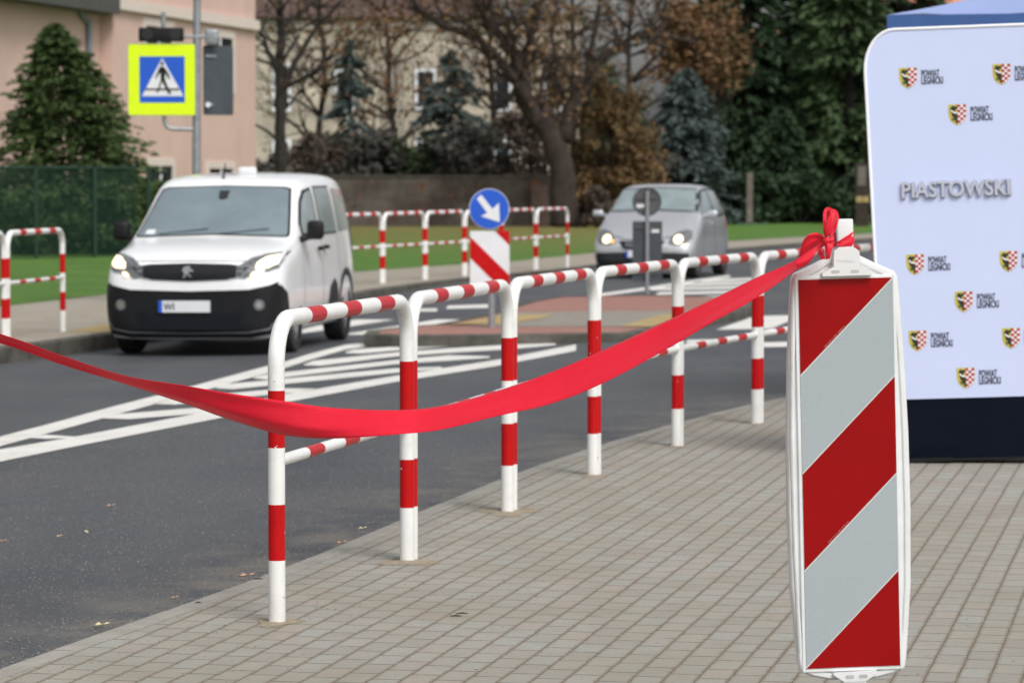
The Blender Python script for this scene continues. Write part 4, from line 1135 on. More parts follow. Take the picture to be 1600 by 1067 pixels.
    dr([(-.60, .95), (0, .955), (.60, .95), (.62, .943), (0, .945), (-.62, .943)], 'front', .004, M['darkgrey'], 'bonnet_gap', root, grid=.06)
    lion = [(-.02, .065), (.015, .075), (.035, .06), (.03, .045), (.015, .04), (.05, .035), (.07, .01), (.055, .0), (.035, .015), (.02, .0), (.03, -.03), (.055, -.045), (.05, -.065), (.02, -.05), (.0, -.02), (-.005, -.055), (-.03, -.075), (-.05, -.06), (-.03, -.04), (-.03, .0), (-.055, .02), (-.035, .04), (-.045, .055)]
    dr([(x * .95 - .02, .84 + z * .85) for x, z in lion], 'front', .026, M['rim'], 'emblem', root, grid=.05)
    # lower intake and light trim line
    dr([(-.55, .44), (.55, .44), (.50, .27), (-.50, .27)][::-1], 'front', .016, M['grille'], 'lower_intake', root, grid=.06)
    tl = [(-.84, .33), (-.80, .27), (-.6, .235), (0, .225), (.6, .235), (.80, .27), (.84, .33)]
    dr(tl + [(x * .985, z + .014) for x, z in tl[::-1]], 'front', .020, M['rim'], 'trim_line', root, grid=.05)
    # number plate
    mb = MB(); T = Matrix.Translation((-.045, -.035, .50)) 
    mb.box((-.26, 0, -.057), (.26, .02, .057), 0, T); mb.box((-.26, -.003, -.057), (-.222, 0, .057), 1, T); np_ = mb.build('number_plate', [M['swhite'], M['blue']], root)
    text_obj('plate_lettering', 'WI', .095, M['ltr'], np_, T @ Matrix.Translation((-.205, -.003, -.034)), .0005, .9, .0015)
    # windscreen
    ws = [(-.775, 1.20), (-.76, 1.18), (0, 1.205), (.76, 1.18), (.775, 1.20), (.665, 1.645), (.60, 1.665), (0, 1.68), (-.60, 1.665), (-.665, 1.645)]
    dr([(x * 1.03, z + (.012 if z > 1.4 else -.012)) for x, z in ws], 'front', .014, M['black'], 'windscreen_seal', root, grid=.05)
    wsc = dr(ws, 'front', .024, M['glass'], 'windscreen', root, grid=.05)
    dr([(-.05, 1.64), (.06, 1.64), (.05, 1.56), (.0, 1.545), (-.04, 1.56)], 'front', .030, M['darkgrey'], 'rear_view_mirror', wsc, grid=.05)
    dr([(-.70, 1.20), (-.60, 1.20), (-.60, 1.245), (-.69, 1.245)], 'front', .030, M['swhite'], 'sticker', wsc, grid=.05)
    for s0 in (-.55, .08):
        mb = MB(); 
        h0 = bv.ray_cast(Vector((s0, -3, 1.20)), Vector((0, 1, 0)))[0]; h1 = bv.ray_cast(Vector((s0 + .5, -3, 1.25)), Vector((0, 1, 0)))[0]
        mb.tube([h0 + Vector((0, -.035, 0)), h1 + Vector((0, -.035, 0))], .006, 6); mb.build('wiper', M['black'], root)
    # roof beacon and aerial
    mb = MB(); mb.box((-.0, 2.30, 1.80), (.19, 2.42, 1.885), 0, None, .03); mb.build('roof_lamp', M['swhite'], root, True)
    zt = bv.ray_cast(Vector((-.08, 1.98, 4)), Vector((0, 0, -1)))[0].z
    mb = MB(); mb.tube([(-.08, 1.98, zt - .01), (-.08, 1.98, zt + .02), (-.075, 2.06, zt + .16)], [.022, .012, .005], 10); mb.build('aerial', M['black'], root, True)
    return root
make_van()

def make_car():
    Dn = 55.6; a = R(14); X0 = 2.16
    root = empty('silver_car', (X0, Dn, 0), 0, 'silver hatchback with both headlights on coming round the bend', 'car')
    root.location.z = zroad(X0 + .3, Dn + 1.5)
    root.rotation_euler = (0, 0, -a)
    st = [(0.00, .56, .64, .26, .44, .52, .60, .56, .46), (0.06, .74, .80, .20, .44, .58, .76, .66, .58), (0.18, .82, .87, .18, .44, .66, .84, .77, .64),
          (0.36, .84, .88, .18, .46, .78, .86, .89, .69), (0.60, .84, .88, .18, .48, .88, .865, 1.01, .73), (0.82, .84, .88, .18, .50, .94, .865, 1.10, .76), (0.92, .84, .88, .18, .50, .96, .865, 1.17, .75),
          (1.25, .84, .88, .18, .50, .99, .86, 1.37, .71), (1.52, .84, .88, .18, .50, 1.01, .855, 1.51, .69), (1.75, .84, .88, .18, .50, 1.02, .855, 1.57, .69), (2.3, .84, .88, .18, .50, 1.03, .855, 1.59, .70),
          (2.9, .84, .88, .19, .50, 1.05, .85, 1.56, .69), (3.25, .83, .87, .2, .50, 1.05, .83, 1.46, .66), (3.55, .82, .86, .24, .5, 1.0, .81, 1.24, .64), (3.70, .72, .78, .3, .5, .86, .74, .98, .56)]
    body = loft('body', st, M['silver'], root); bv = bvh_of(body); WR = .30
    cut_wells(body, [(s * .80, y, WR + .01) for s in (-1, 1) for y in (.66, 3.08)], .355, .34)
    for y in (.66, 3.08):
        for s in (-1, 1): wheel(root, s * .755, y, WR, .19, s)
    dr = lambda *q, **k: drape(bv, *q, **k)
    dr([(-.46, .70), (-.30, .655), (0, .645), (.30, .655), (.46, .70), (.455, .715), (.30, .668), (0, .658), (-.30, .668), (-.455, .715)], 'front', .004, M['darkgrey'], 'bonnet_gap', root, grid=.06)
    bp = [(-.84, .43), (0, .45), (.84, .43), (.82, .22), (0, .19), (-.82, .22)]
    dr(bp, 'front', .010, M['darkgrey'], 'bumper', root, grid=.06)
    g = dr([(-.40, .635), (.40, .635), (.30, .49), (-.30, .49)], 'front', .010, M['grille'], 'grille', root)
    for z in (.52, .555, .59): dr([(-.28, z), (.28, z), (.28, z + .01), (-.28, z + .01)], 'front', .016, M['chrome'], 'grille_bar', g, grid=.06)
    for s in (1, -1):
        sd_ = 'right' if s > 0 else 'left'
        hl = [(.44, .59), (.47, .70), (.58, .79), (.72, .83), (.80, .80), (.82, .68), (.74, .58), (.58, .555)]
        if s < 0: hl = mirr(hl)
        h = dr(hl, 'front', .010, M['lampglass'], 'headlight', root, grid=.04)
        dr([(s * .61 + x, .665 + z) for x, z in circ(.075, 20)], 'front', .018, M['lamp_on'], 'lamp_lens', h, grid=.04)
        if s < 0: dr([(-.50 + x, .625 + z) for x, z in circ(.03, 12)], 'front', .018, M['amber'], 'indicator', h, grid=.04)
        dr([(1.08, 1.02), (1.30, 1.20), (1.60, 1.42), (2.0, 1.48), (2.02, 1.04)], sd_, .006, M['glass'], 'side_window', root)
        dr([(2.10, 1.05), (2.08, 1.48), (2.75, 1.46), (2.95, 1.06)], sd_, .006, M['glass'], 'side_window', root)
        dr([(3.02, 1.08), (2.85, 1.44), (3.12, 1.38), (3.28, 1.10)], sd_, .006, M['glass'], 'side_window', root)
        dr([(1.02, .20), (2.72, .20), (2.72, .33), (1.02, .33)], sd_, .007, M['darkgrey'], 'sill', root, grid=.1)
        for yy in (1.02, 2.06, 2.98): dr([(yy - .008, .33), (yy + .008, .33), (yy + .008, 1.02), (yy - .008, 1.02)], sd_, .003, M['darkgrey'], 'door_gap', root, grid=.08)
        dr([(1.04, 1.00), (1.28, 1.22), (1.58, 1.46), (2.0, 1.52), (2.8, 1.50), (3.15, 1.42), (3.34, 1.08), (3.0, 1.02)], sd_, .003, M['darkgrey'], 'window_surround', root, grid=.06)
        dr([(3.30, .80), (3.48, .80), (3.46, 1.06), (3.36, 1.06)], sd_, .006, M['sh_r'], 'tail_light', root)
        mb = MB(); x0, x1 = (.90, 1.08) if s > 0 else (-1.08, -.90); mb.box((x0, 1.08, 1.02), (x1, 1.19, 1.14), 0, None, .04); mb.tube([(s * .80, 1.12, 1.03), (s * .93, 1.13, 1.06)], .025, 8)
        mb.build('mirror', M['silver'], root, True)
        mb = MB(); mb.box((s * .85 - .02, 1.85, .90), (s * .85 + .02, 1.99, .93), 0, None, .008); mb.build('door_handle', M['silver'], root)
    ws = [(-.73, 1.13), (0, 1.16), (.73, 1.13), (.63, 1.485), (0, 1.51), (-.63, 1.485)]
    dr([(x * 1.06, z + (.018 if z > 1.3 else -.02)) for x, z in ws], 'front', .014, M['darkgrey'], 'windscreen_seal', root, grid=.05)
    dr(ws, 'front', .024, M['sideglass'], 'windscreen', root, grid=.06)
    mb = MB(); mb.box((-.26, -.035, .36), (.26, -.02, .47), 0); mb.box((-.26, -.038, .36), (-.222, -.035, .47), 1); mb.build('number_plate', [M['swhite'], M['blue']], root)
    return root
make_car()

# ================================================================== BUILDINGS, WALL, FENCE
def pink_house():
    c0 = P(400, 300, 95.0); dirv = Vector((.217, 1, 0)).normalized()
    L = 27.0
    root = empty('pink_house', (c0.x, c0.y, 0), 0, 'salmon pink rendered house with cream cornice behind the dark green conifer', 'house')
    ang = math.atan2(dirv.x, dirv.y)
    # local u: distance back along the facade from the right corner towards the camera (left in picture)
    def loc(px, py):
        o = Vector((0, 0, CAMZ)) ; d = ray(px, py)
        n = Vector((dirv.y, -dirv.x, 0)); t = (c0 - o).dot(n) / d.dot(n); p = o + d * t
        return -(p - c0).dot(dirv), p.z
    fr = Matrix(((-dirv.x, -dirv.y * 1.0, 0, 0), (-dirv.y, dirv.x, 0, 0), (0, 0, 1, 0), (0, 0, 0, 1)))
    # fr maps local (u, out, z): u along facade toward the camera; out: -n (into house)
    n = Vector((dirv.y, -dirv.x, 0))   # faces right/toward road
    def W(u, o, z): return (-dirv * u + n * o + Vector((0, 0, z)))
    def bx(mb, u0, u1, o0, o1, z0, z1, mi=0):
        vs = [W(u, o, z) for z in (z0, z1) for o in (o0, o1) for u in (u0, u1)]
        mb.add(vs, [(0, 2, 3, 1), (4, 5, 7, 6), (0, 1, 5, 4), (2, 6, 7, 3), (0, 4, 6, 2), (1, 3, 7, 5)], mi)
    us, zc = loc(176, 5)
    H = 6.55
    mb = MB(); bx(mb, 0, us, -9, 0, -.3, H + 3); bx(mb, us + .0, L, -9.2, -.35, -.3, H - .35); mb.build('wall', M['pink'], root)
    mb = MB(); z1 = loc(300, 24)[1]; bx(mb, -.0, us + .1, .0, .14, z1 - .16, z1 + .12); mb.build('cornice', M['cream'], root)
    mb = MB(); bx(mb, us + .15, L, -.35, .25, loc(90, 4)[1] - .1, loc(90, 4)[1] + .5); bx(mb, us + .1, L, -9.2, -.35, H - .35, H - .2); mb.build('eaves', M['dkroof'], root)
    mb = MB(); bx(mb, -.2, us + .1, -9.2, .3, H + 3, H + 3.3); mb.build('roof', M['redroof'], root)
    # downpipe
    pts = []
    for px, py in ((141, -2), (141, 16), (146, 26), (155, 36), (155.5, 60), (155.5, 118), (155, 400)):
        u, z = loc(px, py); pts.append(W(u, -.27, z))
    mb = MB(); mb.tube(pts, .075, 10); mb.build('downpipe', M['gutter'], root, True)
    def window(x0, y0, x1, y1, sill=True):
        ua, za = loc(x0, y0); ub, zb = loc(x1, (y0 + y1) / 2); zb = loc((x0 + x1) / 2, y1)[1]
        u0, u1 = min(ua, ub), max(ua, ub); z1 = (za); z0 = zb
        mb = MB(); t = .2
        bx(mb, u0, u0 + t, 0, .04, z0, z1); bx(mb, u1 - t, u1, 0, .04, z0, z1); bx(mb, u0 + t, u1 - t, 0, .04, z1 - t, z1); bx(mb, u0 + t, u1 - t, 0, .05, z0, z0 + .12)
        w = mb.build('window', M['cream'], root)
        mb = MB(); bx(mb, u0 + t, u1 - t, .0, .012, z0 + .12, z1 - t); mb.build('pane', M['win_dark'], w)
        mb = MB(); m_ = (u0 + u1) / 2; bx(mb, m_ - .05, m_ + .05, .013, .03, z0 + .12, z1 - t); bx(mb, u0 + t, u1 - t, .013, .03, (z0 + z1) / 2 - .04, (z0 + z1) / 2 + .04); mb.build('frame', M['win_white'], w)
    window(223, 27, 271, 130); window(320, 44, 366, 146); window(228, 247, 272, 340); window(322, 252, 366, 340)
pink_house()
def mansion():
    D = 142.0; c = P(380, 340, D)
    root = empty('beige_mansion', (c.x, D, 0), 0, 'large beige house with white framed windows seen behind bare trees', 'house')
    def L(px, py): p = P(px, py, D); return p.x - c.x, p.z
    x1 = L(905, 0)[0]; H = L(0, 28)[1]; xm = L(790, 0)[0]
    mb = MB(); mb.box((0, 0, -.3), (x1, 10, H)); mb.build('wall', M['beige'], root)
    mb = MB(); mb.box((0, -.12, H - .5), (x1 + .1, -.002, H - .2)); mb.build('cornice', M['cream'], root)
    mb = MB(); mb.add([(-.5, -.5, H), (xm, -.5, H), (xm, 10.5, H), (-.5, 10.5, H), (2, 4.5, H + 3.6), (xm - 2, 4.5, H + 3.6)], [(0, 1, 5, 4), (1, 2, 5), (2, 3, 4, 5), (3, 0, 4)]); mb.build('roof', M['redroof'], root)
    mb = MB(); mb.box((xm, -.4, H), (x1 + .4, 10.4, H + .55)); mb.build('flat_roof', M['greyroof'], root)
    for wx0, wy0, wx1, wy1 in ((522, 92, 556, 178), (648, 108, 682, 172), (425, 100, 455, 175), (770, 108, 800, 175), (522, 218, 556, 290), (648, 218, 682, 290), (770, 218, 800, 290), (425, 218, 455, 290), (850, 108, 878, 175)):
        a = L(wx0, wy0); b = L(wx1, wy1)
        mb = MB(); mb.box((a[0], -.04, b[1]), (b[0], -.002, a[1])); w = mb.build('window', M['win_dark'], root)
        f = .13; zt = a[1] - (.45 if wy0 == 92 else 0)
        mb = MB(); mb.box((a[0], -.09, b[1]), (a[0] + f, -.041, zt)); mb.box((b[0] - f, -.09, b[1]), (b[0], -.041, zt)); mb.box((a[0] + f, -.09, zt - f), (b[0] - f, -.041, zt)); mb.box((a[0] + f, -.09, b[1]), (b[0] - f, -.041, b[1] + f)); mb.build('frame', M['win_white'], w)
mansion()
def small_roof():
    D = 150.0; a = P(1378, 22, D)
    root = empty('orange_roofed_house', (a.x, D, 0), 0, 'house with orange tiled roof peeping over the tent at top right', 'house')
    mb = MB(); mb.box((0, 0, -.3), (14, 8, a.z)); mb.build('wall', M['beige'], root)
    mb = MB(); z = a.z; mb.add([(-.4, -.4, z), (14.4, -.4, z), (14.4, 8.4, z), (-.4, 8.4, z), (1.5, 4, z + 3), (12, 4, z + 3)], [(0, 1, 5, 4), (1, 2, 5), (2, 3, 4, 5), (3, 0, 4)]); mb.build('roof', M['orangeroof'], root)
small_roof()
def old_wall():
    D = 112.0; a = P(540, 277, D); b = P(872, 275, D)
    root = empty('old_garden_wall', (a.x, D, 0), 0, 'low weathered brick and render garden wall behind the far barriers', 'wall')
    L = b.x - a.x; z = a.z
    mb = MB(); mb.box((-4, 0, -.3), (L, .35, z)); mb.build('wall_face', M['stone'], root)
    mb = MB(); mb.box((-4, -.05, z), (L, .40, z + .07)); mb.build('coping', M['kerb_dark'], root)
    mb = MB(); mb.box((L - .9, -.10, -.3), (L - .35, -.002, z - .25)); mb.build('brick_pier', M['redroof'], root)
old_wall()
def mesh_fence():
    A = P(-60, 262, 65.0); B = P(213, 268, 68.5)
    root = empty('green_mesh_fence', (A.x, A.y, ZF), 0, 'dark green wire mesh fence in front of the conifer at left', 'fence')
    d = (B - A); d.z = 0; L = d.length; d.normalize(); H = A.z - ZF
    def W(u, z, o=0): return d * u + Vector((d.y, -d.x, 0)) * o + Vector((0, 0, z))
    mb = MB(); s = .05; w = .0045
    n = int(L / s); w = .0095
    for i in range(n + 1):
        u = i * s; mb.add([W(u - w, 0), W(u + w, 0), W(u + w, H), W(u - w, H)], [(0, 1, 2, 3)])
    for j in range(int(H / .1) + 1):
        z = j * .1; mb.add([W(0, z, .004), W(L, z, .004), W(L, z + .01, .004), W(0, z + .01, .004)], [(0, 1, 2, 3)])
    mb.build('wire_mesh', M['fence_g'], root)
    mb = MB(); mb.box((0, -.02, -.02), (1, .02, .02)); 
    mb = MB(); mb.tube([W(0, H), W(L, H)], .03, 8); mb.build('top_rail', M['fence_g'], root, True)
    for px in (-20, 55, 135, 211):
        u = (P(px, 268, 66.5) - A).x / d.x
        mb = MB(); mb.tube([W(u, -.1, .03), W(u, H + .03, .03)], .045, 8); mb.build('post', M['fence_g'], root, True)
mesh_fence()

# ================================================================== TREES AND SHRUBS
rng = np.random.default_rng(11)
def quads(name, C, U, V, m, parent):
    """C centres, U,V half vectors (n,3)"""
    n = len(C); v = np.empty((n, 4, 3)); v[:, 0] = C - U; v[:, 1] = C - V * .9 + U * .15; v[:, 2] = C + U; v[:, 3] = C + V * .9 + U * .15
    me = bpy.data.meshes.new(name); me.vertices.add(n * 4); me.vertices.foreach_set('co', v.reshape(-1))
    me.loops.add(n * 4); me.loops.foreach_set('vertex_index', np.arange(n * 4, dtype=np.int32))
    me.polygons.add(n); me.polygons.foreach_set('loop_start', np.arange(0, n * 4, 4, dtype=np.int32)); me.polygons.foreach_set('loop_total', np.full(n, 4, dtype=np.int32))
    me.materials.append(m); me.update(); me.validate()
    o = bpy.data.objects.new(name, me); col.objects.link(o); o.parent = parent; return o
def rvec(n): v = rng.normal(size=(n, 3)); return v / np.linalg.norm(v, axis=1)[:, None]
def conifer(px, D, ytop, wpx, m, label, name='conifer', group=None, n=5000, leaf=.22, lean=0, droop=.5, power=1.0, wild=.62):
    k = F / D; h = P(0, ytop, D).z + .05; w = wpx / k / 2
    b = P(px, 280, D); root = empty(name, (b.x, D, ZF), 0, label, 'tree', group)
    mb = MB(); mb.tube([(0, 0, -.1), (lean * .5, 0, h * .5), (lean, 0, h * .93)], [max(.06, h * .022), h * .013, .02], 8); mb.build('trunk', M['bark'], root, True)
    # branches: shelves at random heights and azimuths; leaves strung along each
    nb = n // 22
    z0 = rng.uniform(0, 1, nb) ** 1.25; az = rng.uniform(0, 2 * np.pi, nb)
    rr = w * ((1 - z0) ** power * .98 + .03) * rng.uniform(wild, 1.8 - wild, nb)
    C, U = [], []
    for i in range(nb):
        q = 22; t = rng.uniform(.15, 1, q) ** .7; r = rr[i] * t
        a = az[i] + rng.normal(0, .12, q) * (1.2 - t * .3)
        zz = h * (.03 + z0[i] * .97) - droop * r * t * .6 + rng.normal(0, .12, q) * leaf * 2
        C.append(np.stack([r * np.cos(a) + lean * z0[i], r * np.sin(a), np.clip(zz, .02, h)], 1))
        dv = np.stack([np.cos(a), np.sin(a), -droop * np.ones(q)], 1) + rng.normal(0, .35, (q, 3)); U.append(dv / np.linalg.norm(dv, axis=1)[:, None])
    C = np.concatenate(C); U = np.concatenate(U); N_ = len(C)
    V = np.cross(U, rvec(N_)); V /= np.linalg.norm(V, axis=1)[:, None] + 1e-9
    s = leaf * rng.uniform(.6, 1.5, N_)[:, None]
    quads('crown', C, U * s, V * s * .38, m, root)
    return root
def grow(mb, p, d, r, L, depth, maxd, tips, spread=.55, up=.15):
    pts = [p.copy()]; rad = [r]; n = 5; q = p.copy(); dd = d.normalized()
    for i in range(n):
        dd = (dd + Vector((random.gauss(0, .12), random.gauss(0, .12), random.gauss(0, .1) + up * .1))).normalized(); q = q + dd * L / n; pts.append(q.copy()); rad.append(r * (1 - .45 * (i + 1) / n))
    mb.tube(pts, rad, 6 if depth else 8, 0, False)
    if depth >= maxd: tips.append((pts[-1], dd)); tips.append((pts[-3], dd)); return
    for c in range(random.choice((2, 3, 3))):
        i = random.choice((3, 4, 5)); nd = (dd + Vector((random.gauss(0, spread), random.gauss(0, spread), random.gauss(0, spread * .7) + up))).normalized()
        grow(mb, pts[i], nd, rad[i] * .62, L * random.uniform(.6, .8), depth + 1, maxd, tips, spread, up)
    if depth > 0: tips.append((pts[2], dd))
def limb_tree(base, D, limbs, label, name, m_bark, m_leaf=None, nleaf=0, leaf=.12, rspread=.6, twig_depth=3):
    """limbs: list of [(px,py,dD,r_m)...] control polylines; twigs grow from them"""
    root = empty(name, (base.x, base.y, ZF), 0, label, 'tree'); off = Vector(root.location)
    mb = MB(); tips = []
    for lb in limbs:
        pts = [P(x, y, D + dd) - off for x, y, dd, r in lb]; rad = [r for *_, r in lb]
        A, Rr = [], []
        for i in range(len(pts) - 1):
            for k in range(4): A.append(pts[i].lerp(pts[i + 1], k / 4) + Vector((random.gauss(0, .02), 0, random.gauss(0, .02))) * (1 if k else 0)); Rr.append(rad[i] + (rad[i + 1] - rad[i]) * k / 4)
        A.append(pts[-1]); Rr.append(rad[-1]); mb.tube(A, Rr, 10)
        for i in range(3, len(A), 2):
            if Rr[i] > .34: continue
            for q in range(random.choice((1, 2, 2))):
                d = Vector((random.gauss(0, .7), random.gauss(0, .6), random.uniform(-.1, .9)))
                grow(mb, A[i], d, min(Rr[i] * .45, .06), random.uniform(1.0, 2.0), 1, twig_depth, tips)
    mb.build('trunk', m_bark, root, True, auto=False)
    if nleaf and tips:
        idx = rng.integers(0, len(tips), nleaf); T = np.array([tuple(tips[i][0]) for i in idx]); C = T + rng.normal(0, rspread, (nleaf, 3)) * np.array([1, 1, .8])
        U = rvec(nleaf); V = np.cross(U, rvec(nleaf)); s = leaf * rng.uniform(.5, 1.4, nleaf)[:, None]
        quads('crown', C, U * s, V * s * .7, m_leaf, root)
    return root
def bushy(px, D, ytop, wpx, m, label, name='shrub', cat='shrub', group=None, n=2500, leaf=.12, ybot=None, trunk=True, clumps=16, zlow=.0, stems=8):
    k = F / D; h = P(0, ytop, D).z - ZF; w = wpx / k / 2; b = P(px, 280, D)
    root = empty(name, (b.x, D, ZF), 0, label, cat, group)
    mb = MB()
    cc = []
    for i in range(clumps):
        a = random.uniform(0, 6.28); r = w * math.sqrt(random.random()) * .8; z = random.uniform(zlow * h + .12 * h, .86 * h)
        lim = math.sqrt(max(.05, 1 - ((z / h - .35) / .75) ** 2)); cc.append((r * math.cos(a) * lim, r * math.sin(a) * lim * .8, z, random.uniform(.16, .34) * min(w * 1.2, h)))
    for i in range(stems):
        c = cc[i % clumps]; mb.tube([(c[0] * .12, c[1] * .12, -.05), (c[0] * .5, c[1] * .5, c[2] * .5), (c[0], c[1], c[2])], [.035 + h * .006, .03, .01], 6)
    mb.build('stems', M['bark'], root, True, auto=False)
    cc = np.array(cc); idx = rng.integers(0, clumps, n); d = rvec(n) * (rng.uniform(0, 1, n) ** .45)[:, None]
    C = cc[idx, :3] + d * cc[idx, 3][:, None] * np.array([1.1, 1.1, .9]); C[:, 2] = np.maximum(C[:, 2], .03)
    U = rvec(n); V = np.cross(U, rvec(n)); s = leaf * rng.uniform(.5, 1.5, n)[:, None]
    quads('foliage', C, U * s, V * s * .7, m, root)
    return root
# left garden
conifer(131, 72, 40, 340, M['thuja'], 'broad dark green cone-shaped conifer behind the mesh fence, in front of the pink house', lean=-.62, n=34000, leaf=.085, droop=.2, power=.68, wild=.52)
conifer(-28, 74, 130, 110, M['fir'], 'dark conifer cut off by the left edge of the photo', n=4000, leaf=.14)
for i, (px, D, yt, w, lb) in enumerate(((40, 69.5, 290, 130, 'dark shrub behind the left end of the mesh fence'), (165, 70, 285, 130, 'dark shrub behind the right end of the mesh fence'), (232, 73, 262, 70, 'dark shrub between the mesh fence and the white van'))):
    bushy(px, D, yt, w, M['thuja'], lb, group='shrubs behind the mesh fence', n=3500, leaf=.09)
# bare tree at left centre
D = 100.0
limb_tree(P(438, 345, D), D, [[(438, 348, 0, .22), (440, 280, 0, .19), (437, 200, 0, .17), (437, 120, 0, .15), (440, 60, 0, .13), (436, 0, 0, .12), (440, -80, 0, .08)],
    [(440, 140, 0, .11), (462, 95, .2, .09), (490, 50, .3, .07), (530, 5, .4, .05), (560, -40, .5, .03)], [(436, 118, 0, .09), (418, 80, -.2, .07), (404, 40, -.3, .06), (385, -20, -.3, .04)], [(438, 150, 0, .05), (455, 132, .1, .04), (475, 120, .1, .02)], [(437, 60, 0, .06), (470, 45, .2, .04), (505, 30, .2, .03)]],
    'slim bare tree with forked dark branches, right of the pink house', 'bare_tree', M['bark'], M['autumn2'], 900, .07, .5)
# large tree with leaning limbs
D = 110.0
limb_tree(P(882, 352, D), D, [[(882, 356, 0, .55), (880, 310, 0, .46), (878, 270, 0, .43), (868, 230, 0, .40), (850, 190, 0, .34)],
    [(868, 235, 0, .30), (845, 195, 0, .24), (815, 140, -.3, .20), (780, 95, -.4, .17), (740, 55, -.6, .14), (690, 40, -.6, .12), (650, 12, -.8, .09), (630, -40, -1, .06)],
    [(820, 150, 0, .27), (812, 110, 0, .25), (806, 90, .0, .2), (780, 55, .3, .15), (750, 20, .3, .13), (720, -30, .3, .10)], [(815, 110, 0, .16), (826, 70, 0, .12), (840, 25, 0, .11), (850, -30, 0, .09)],
    [(850, 200, 0, .3), (818, 160, 0, .26), (812, 120, 0, .24)],
    [(880, 220, 0, .26), (892, 165, .3, .22), (910, 125, .4, .18), (940, 90, .6, .14), (985, 60, .8, .11), (1040, 55, .9, .08), (1090, 70, 1, .05)], [(915, 125, .4, .12), (925, 70, .5, .10), (938, 0, .5, .08), (945, -60, .5, .06)], [(890, 170, .2, .12), (870, 120, .4, .09), (862, 60, .4, .07), (870, -10, .5, .05)],
    [(740, 55, -.6, .07), (715, 20, -.6, .06), (700, -30, -.6, .05)], [(1000, 62, .8, .06), (1030, 30, 1, .05), (1050, -20, 1, .04)]],
    'large old tree with a thick dark trunk and spreading bare limbs behind the wall', 'old_tree', M['bark2'], M['autumn2'], 2200, .10, .55)
# autumn foliage trees right of the trunk
bushy(955, 113, 92, 170, M['autumn'], 'small tree with yellow-brown autumn leaves between the old trunk and the silver car', 'autumn_tree', 'tree', None, 6500, .10, clumps=50, stems=22)
bushy(1090, 121, -40, 190, M['autumn2'], 'tree with rusty brown leaves above the blue spruce', 'autumn_tree', 'tree', None, 5500, .11, clumps=60, stems=26, zlow=.45)
bushy(850, 121, -60, 200, M['autumn'], 'tall thin tree with sparse tan leaves in front of the beige house, right of centre', 'autumn_tree', 'tree', None, 1100, .12, clumps=40, stems=18, zlow=.25)
bushy(600, 121, -60, 300, M['autumn2'], 'tall tree with very sparse brown leaves in front of the beige house', 'autumn_tree', 'tree', None, 900, .11, clumps=44, stems=20, zlow=.3)
def bare_tree(px, D, label, h, r0, mleaf, nl, seed):
    random.seed(seed); b = P(px, 280, D); root = empty('bare_tree', (b.x, D, ZF), 0, label, 'tree')
    mb = MB(); tips = []; q = Vector((0, 0, -.1)); pts = [q.copy()]; rad = [r0]; n = 12
    for i in range(n):
        q = q + Vector((random.gauss(0, .10), random.gauss(0, .1), h / n)); pts.append(q.copy()); rad.append(r0 * (1 - .75 * (i + 1) / n))
    mb.tube(pts, rad, 8)
    for i in range(3, n + 1):
        for _ in range(4):
            a_ = random.uniform(0, 6.28); d = Vector((math.cos(a_), math.sin(a_), random.uniform(.15, .9))); grow(mb, pts[i], d, rad[i] * .55 + .012, random.uniform(1.5, 2.7) * (1.1 - i / n * .4), 1, 4, tips, .5, .15)
    mb.build('trunk', M['bark2'], root, True, auto=False)
    idx = rng.integers(0, len(tips), nl); T = np.array([tuple(tips[i][0]) for i in idx]); C = T + rng.normal(0, .35, (nl, 3)); U = rvec(nl); V = np.cross(U, rvec(nl)); s = .09 * rng.uniform(.5, 1.4, nl)[:, None]
    quads('crown', C, U * s, V * s * .7, mleaf, root)
for a_ in ((500, 124, 'bare brown tree in front of the left window of the beige house', 12, .14, 'autumn2', 700, 5), (615, 127, 'bare brown tree between the two white windows of the beige house', 12, .15, 'autumn', 700, 6),
           (760, 129, 'bare brown tree behind the leaning limbs of the old tree', 13, .16, 'autumn2', 700, 8), (890, 126, 'bare brown tree just behind the old dark trunk', 12, .14, 'autumn', 700, 9), (990, 131, 'bare brown tree with sky gaps above the silver car', 13, .15, 'autumn2', 700, 10)):
    bare_tree(a_[0], a_[1], a_[2], a_[3], a_[4], M[a_[5]], a_[6], a_[7])
# blue spruces
conifer(548, 118, 66, 140, M['spruce'], 'blue spruce in front of the left window of the beige house', 'blue_spruce', n=3400, leaf=.16, droop=.35, power=.7, wild=.35)
conifer(705, 117, 82, 210, M['spruce'], 'blue spruce in front of the beige house, left of the old tree', 'blue_spruce', n=5500, leaf=.16, droop=.35, power=.7, wild=.35)
conifer(1072, 118, 110, 190, M['spruce'], 'blue spruce between the autumn tree and the dark firs', 'blue_spruce', n=12000, leaf=.15, droop=.4, power=.65, wild=.42)
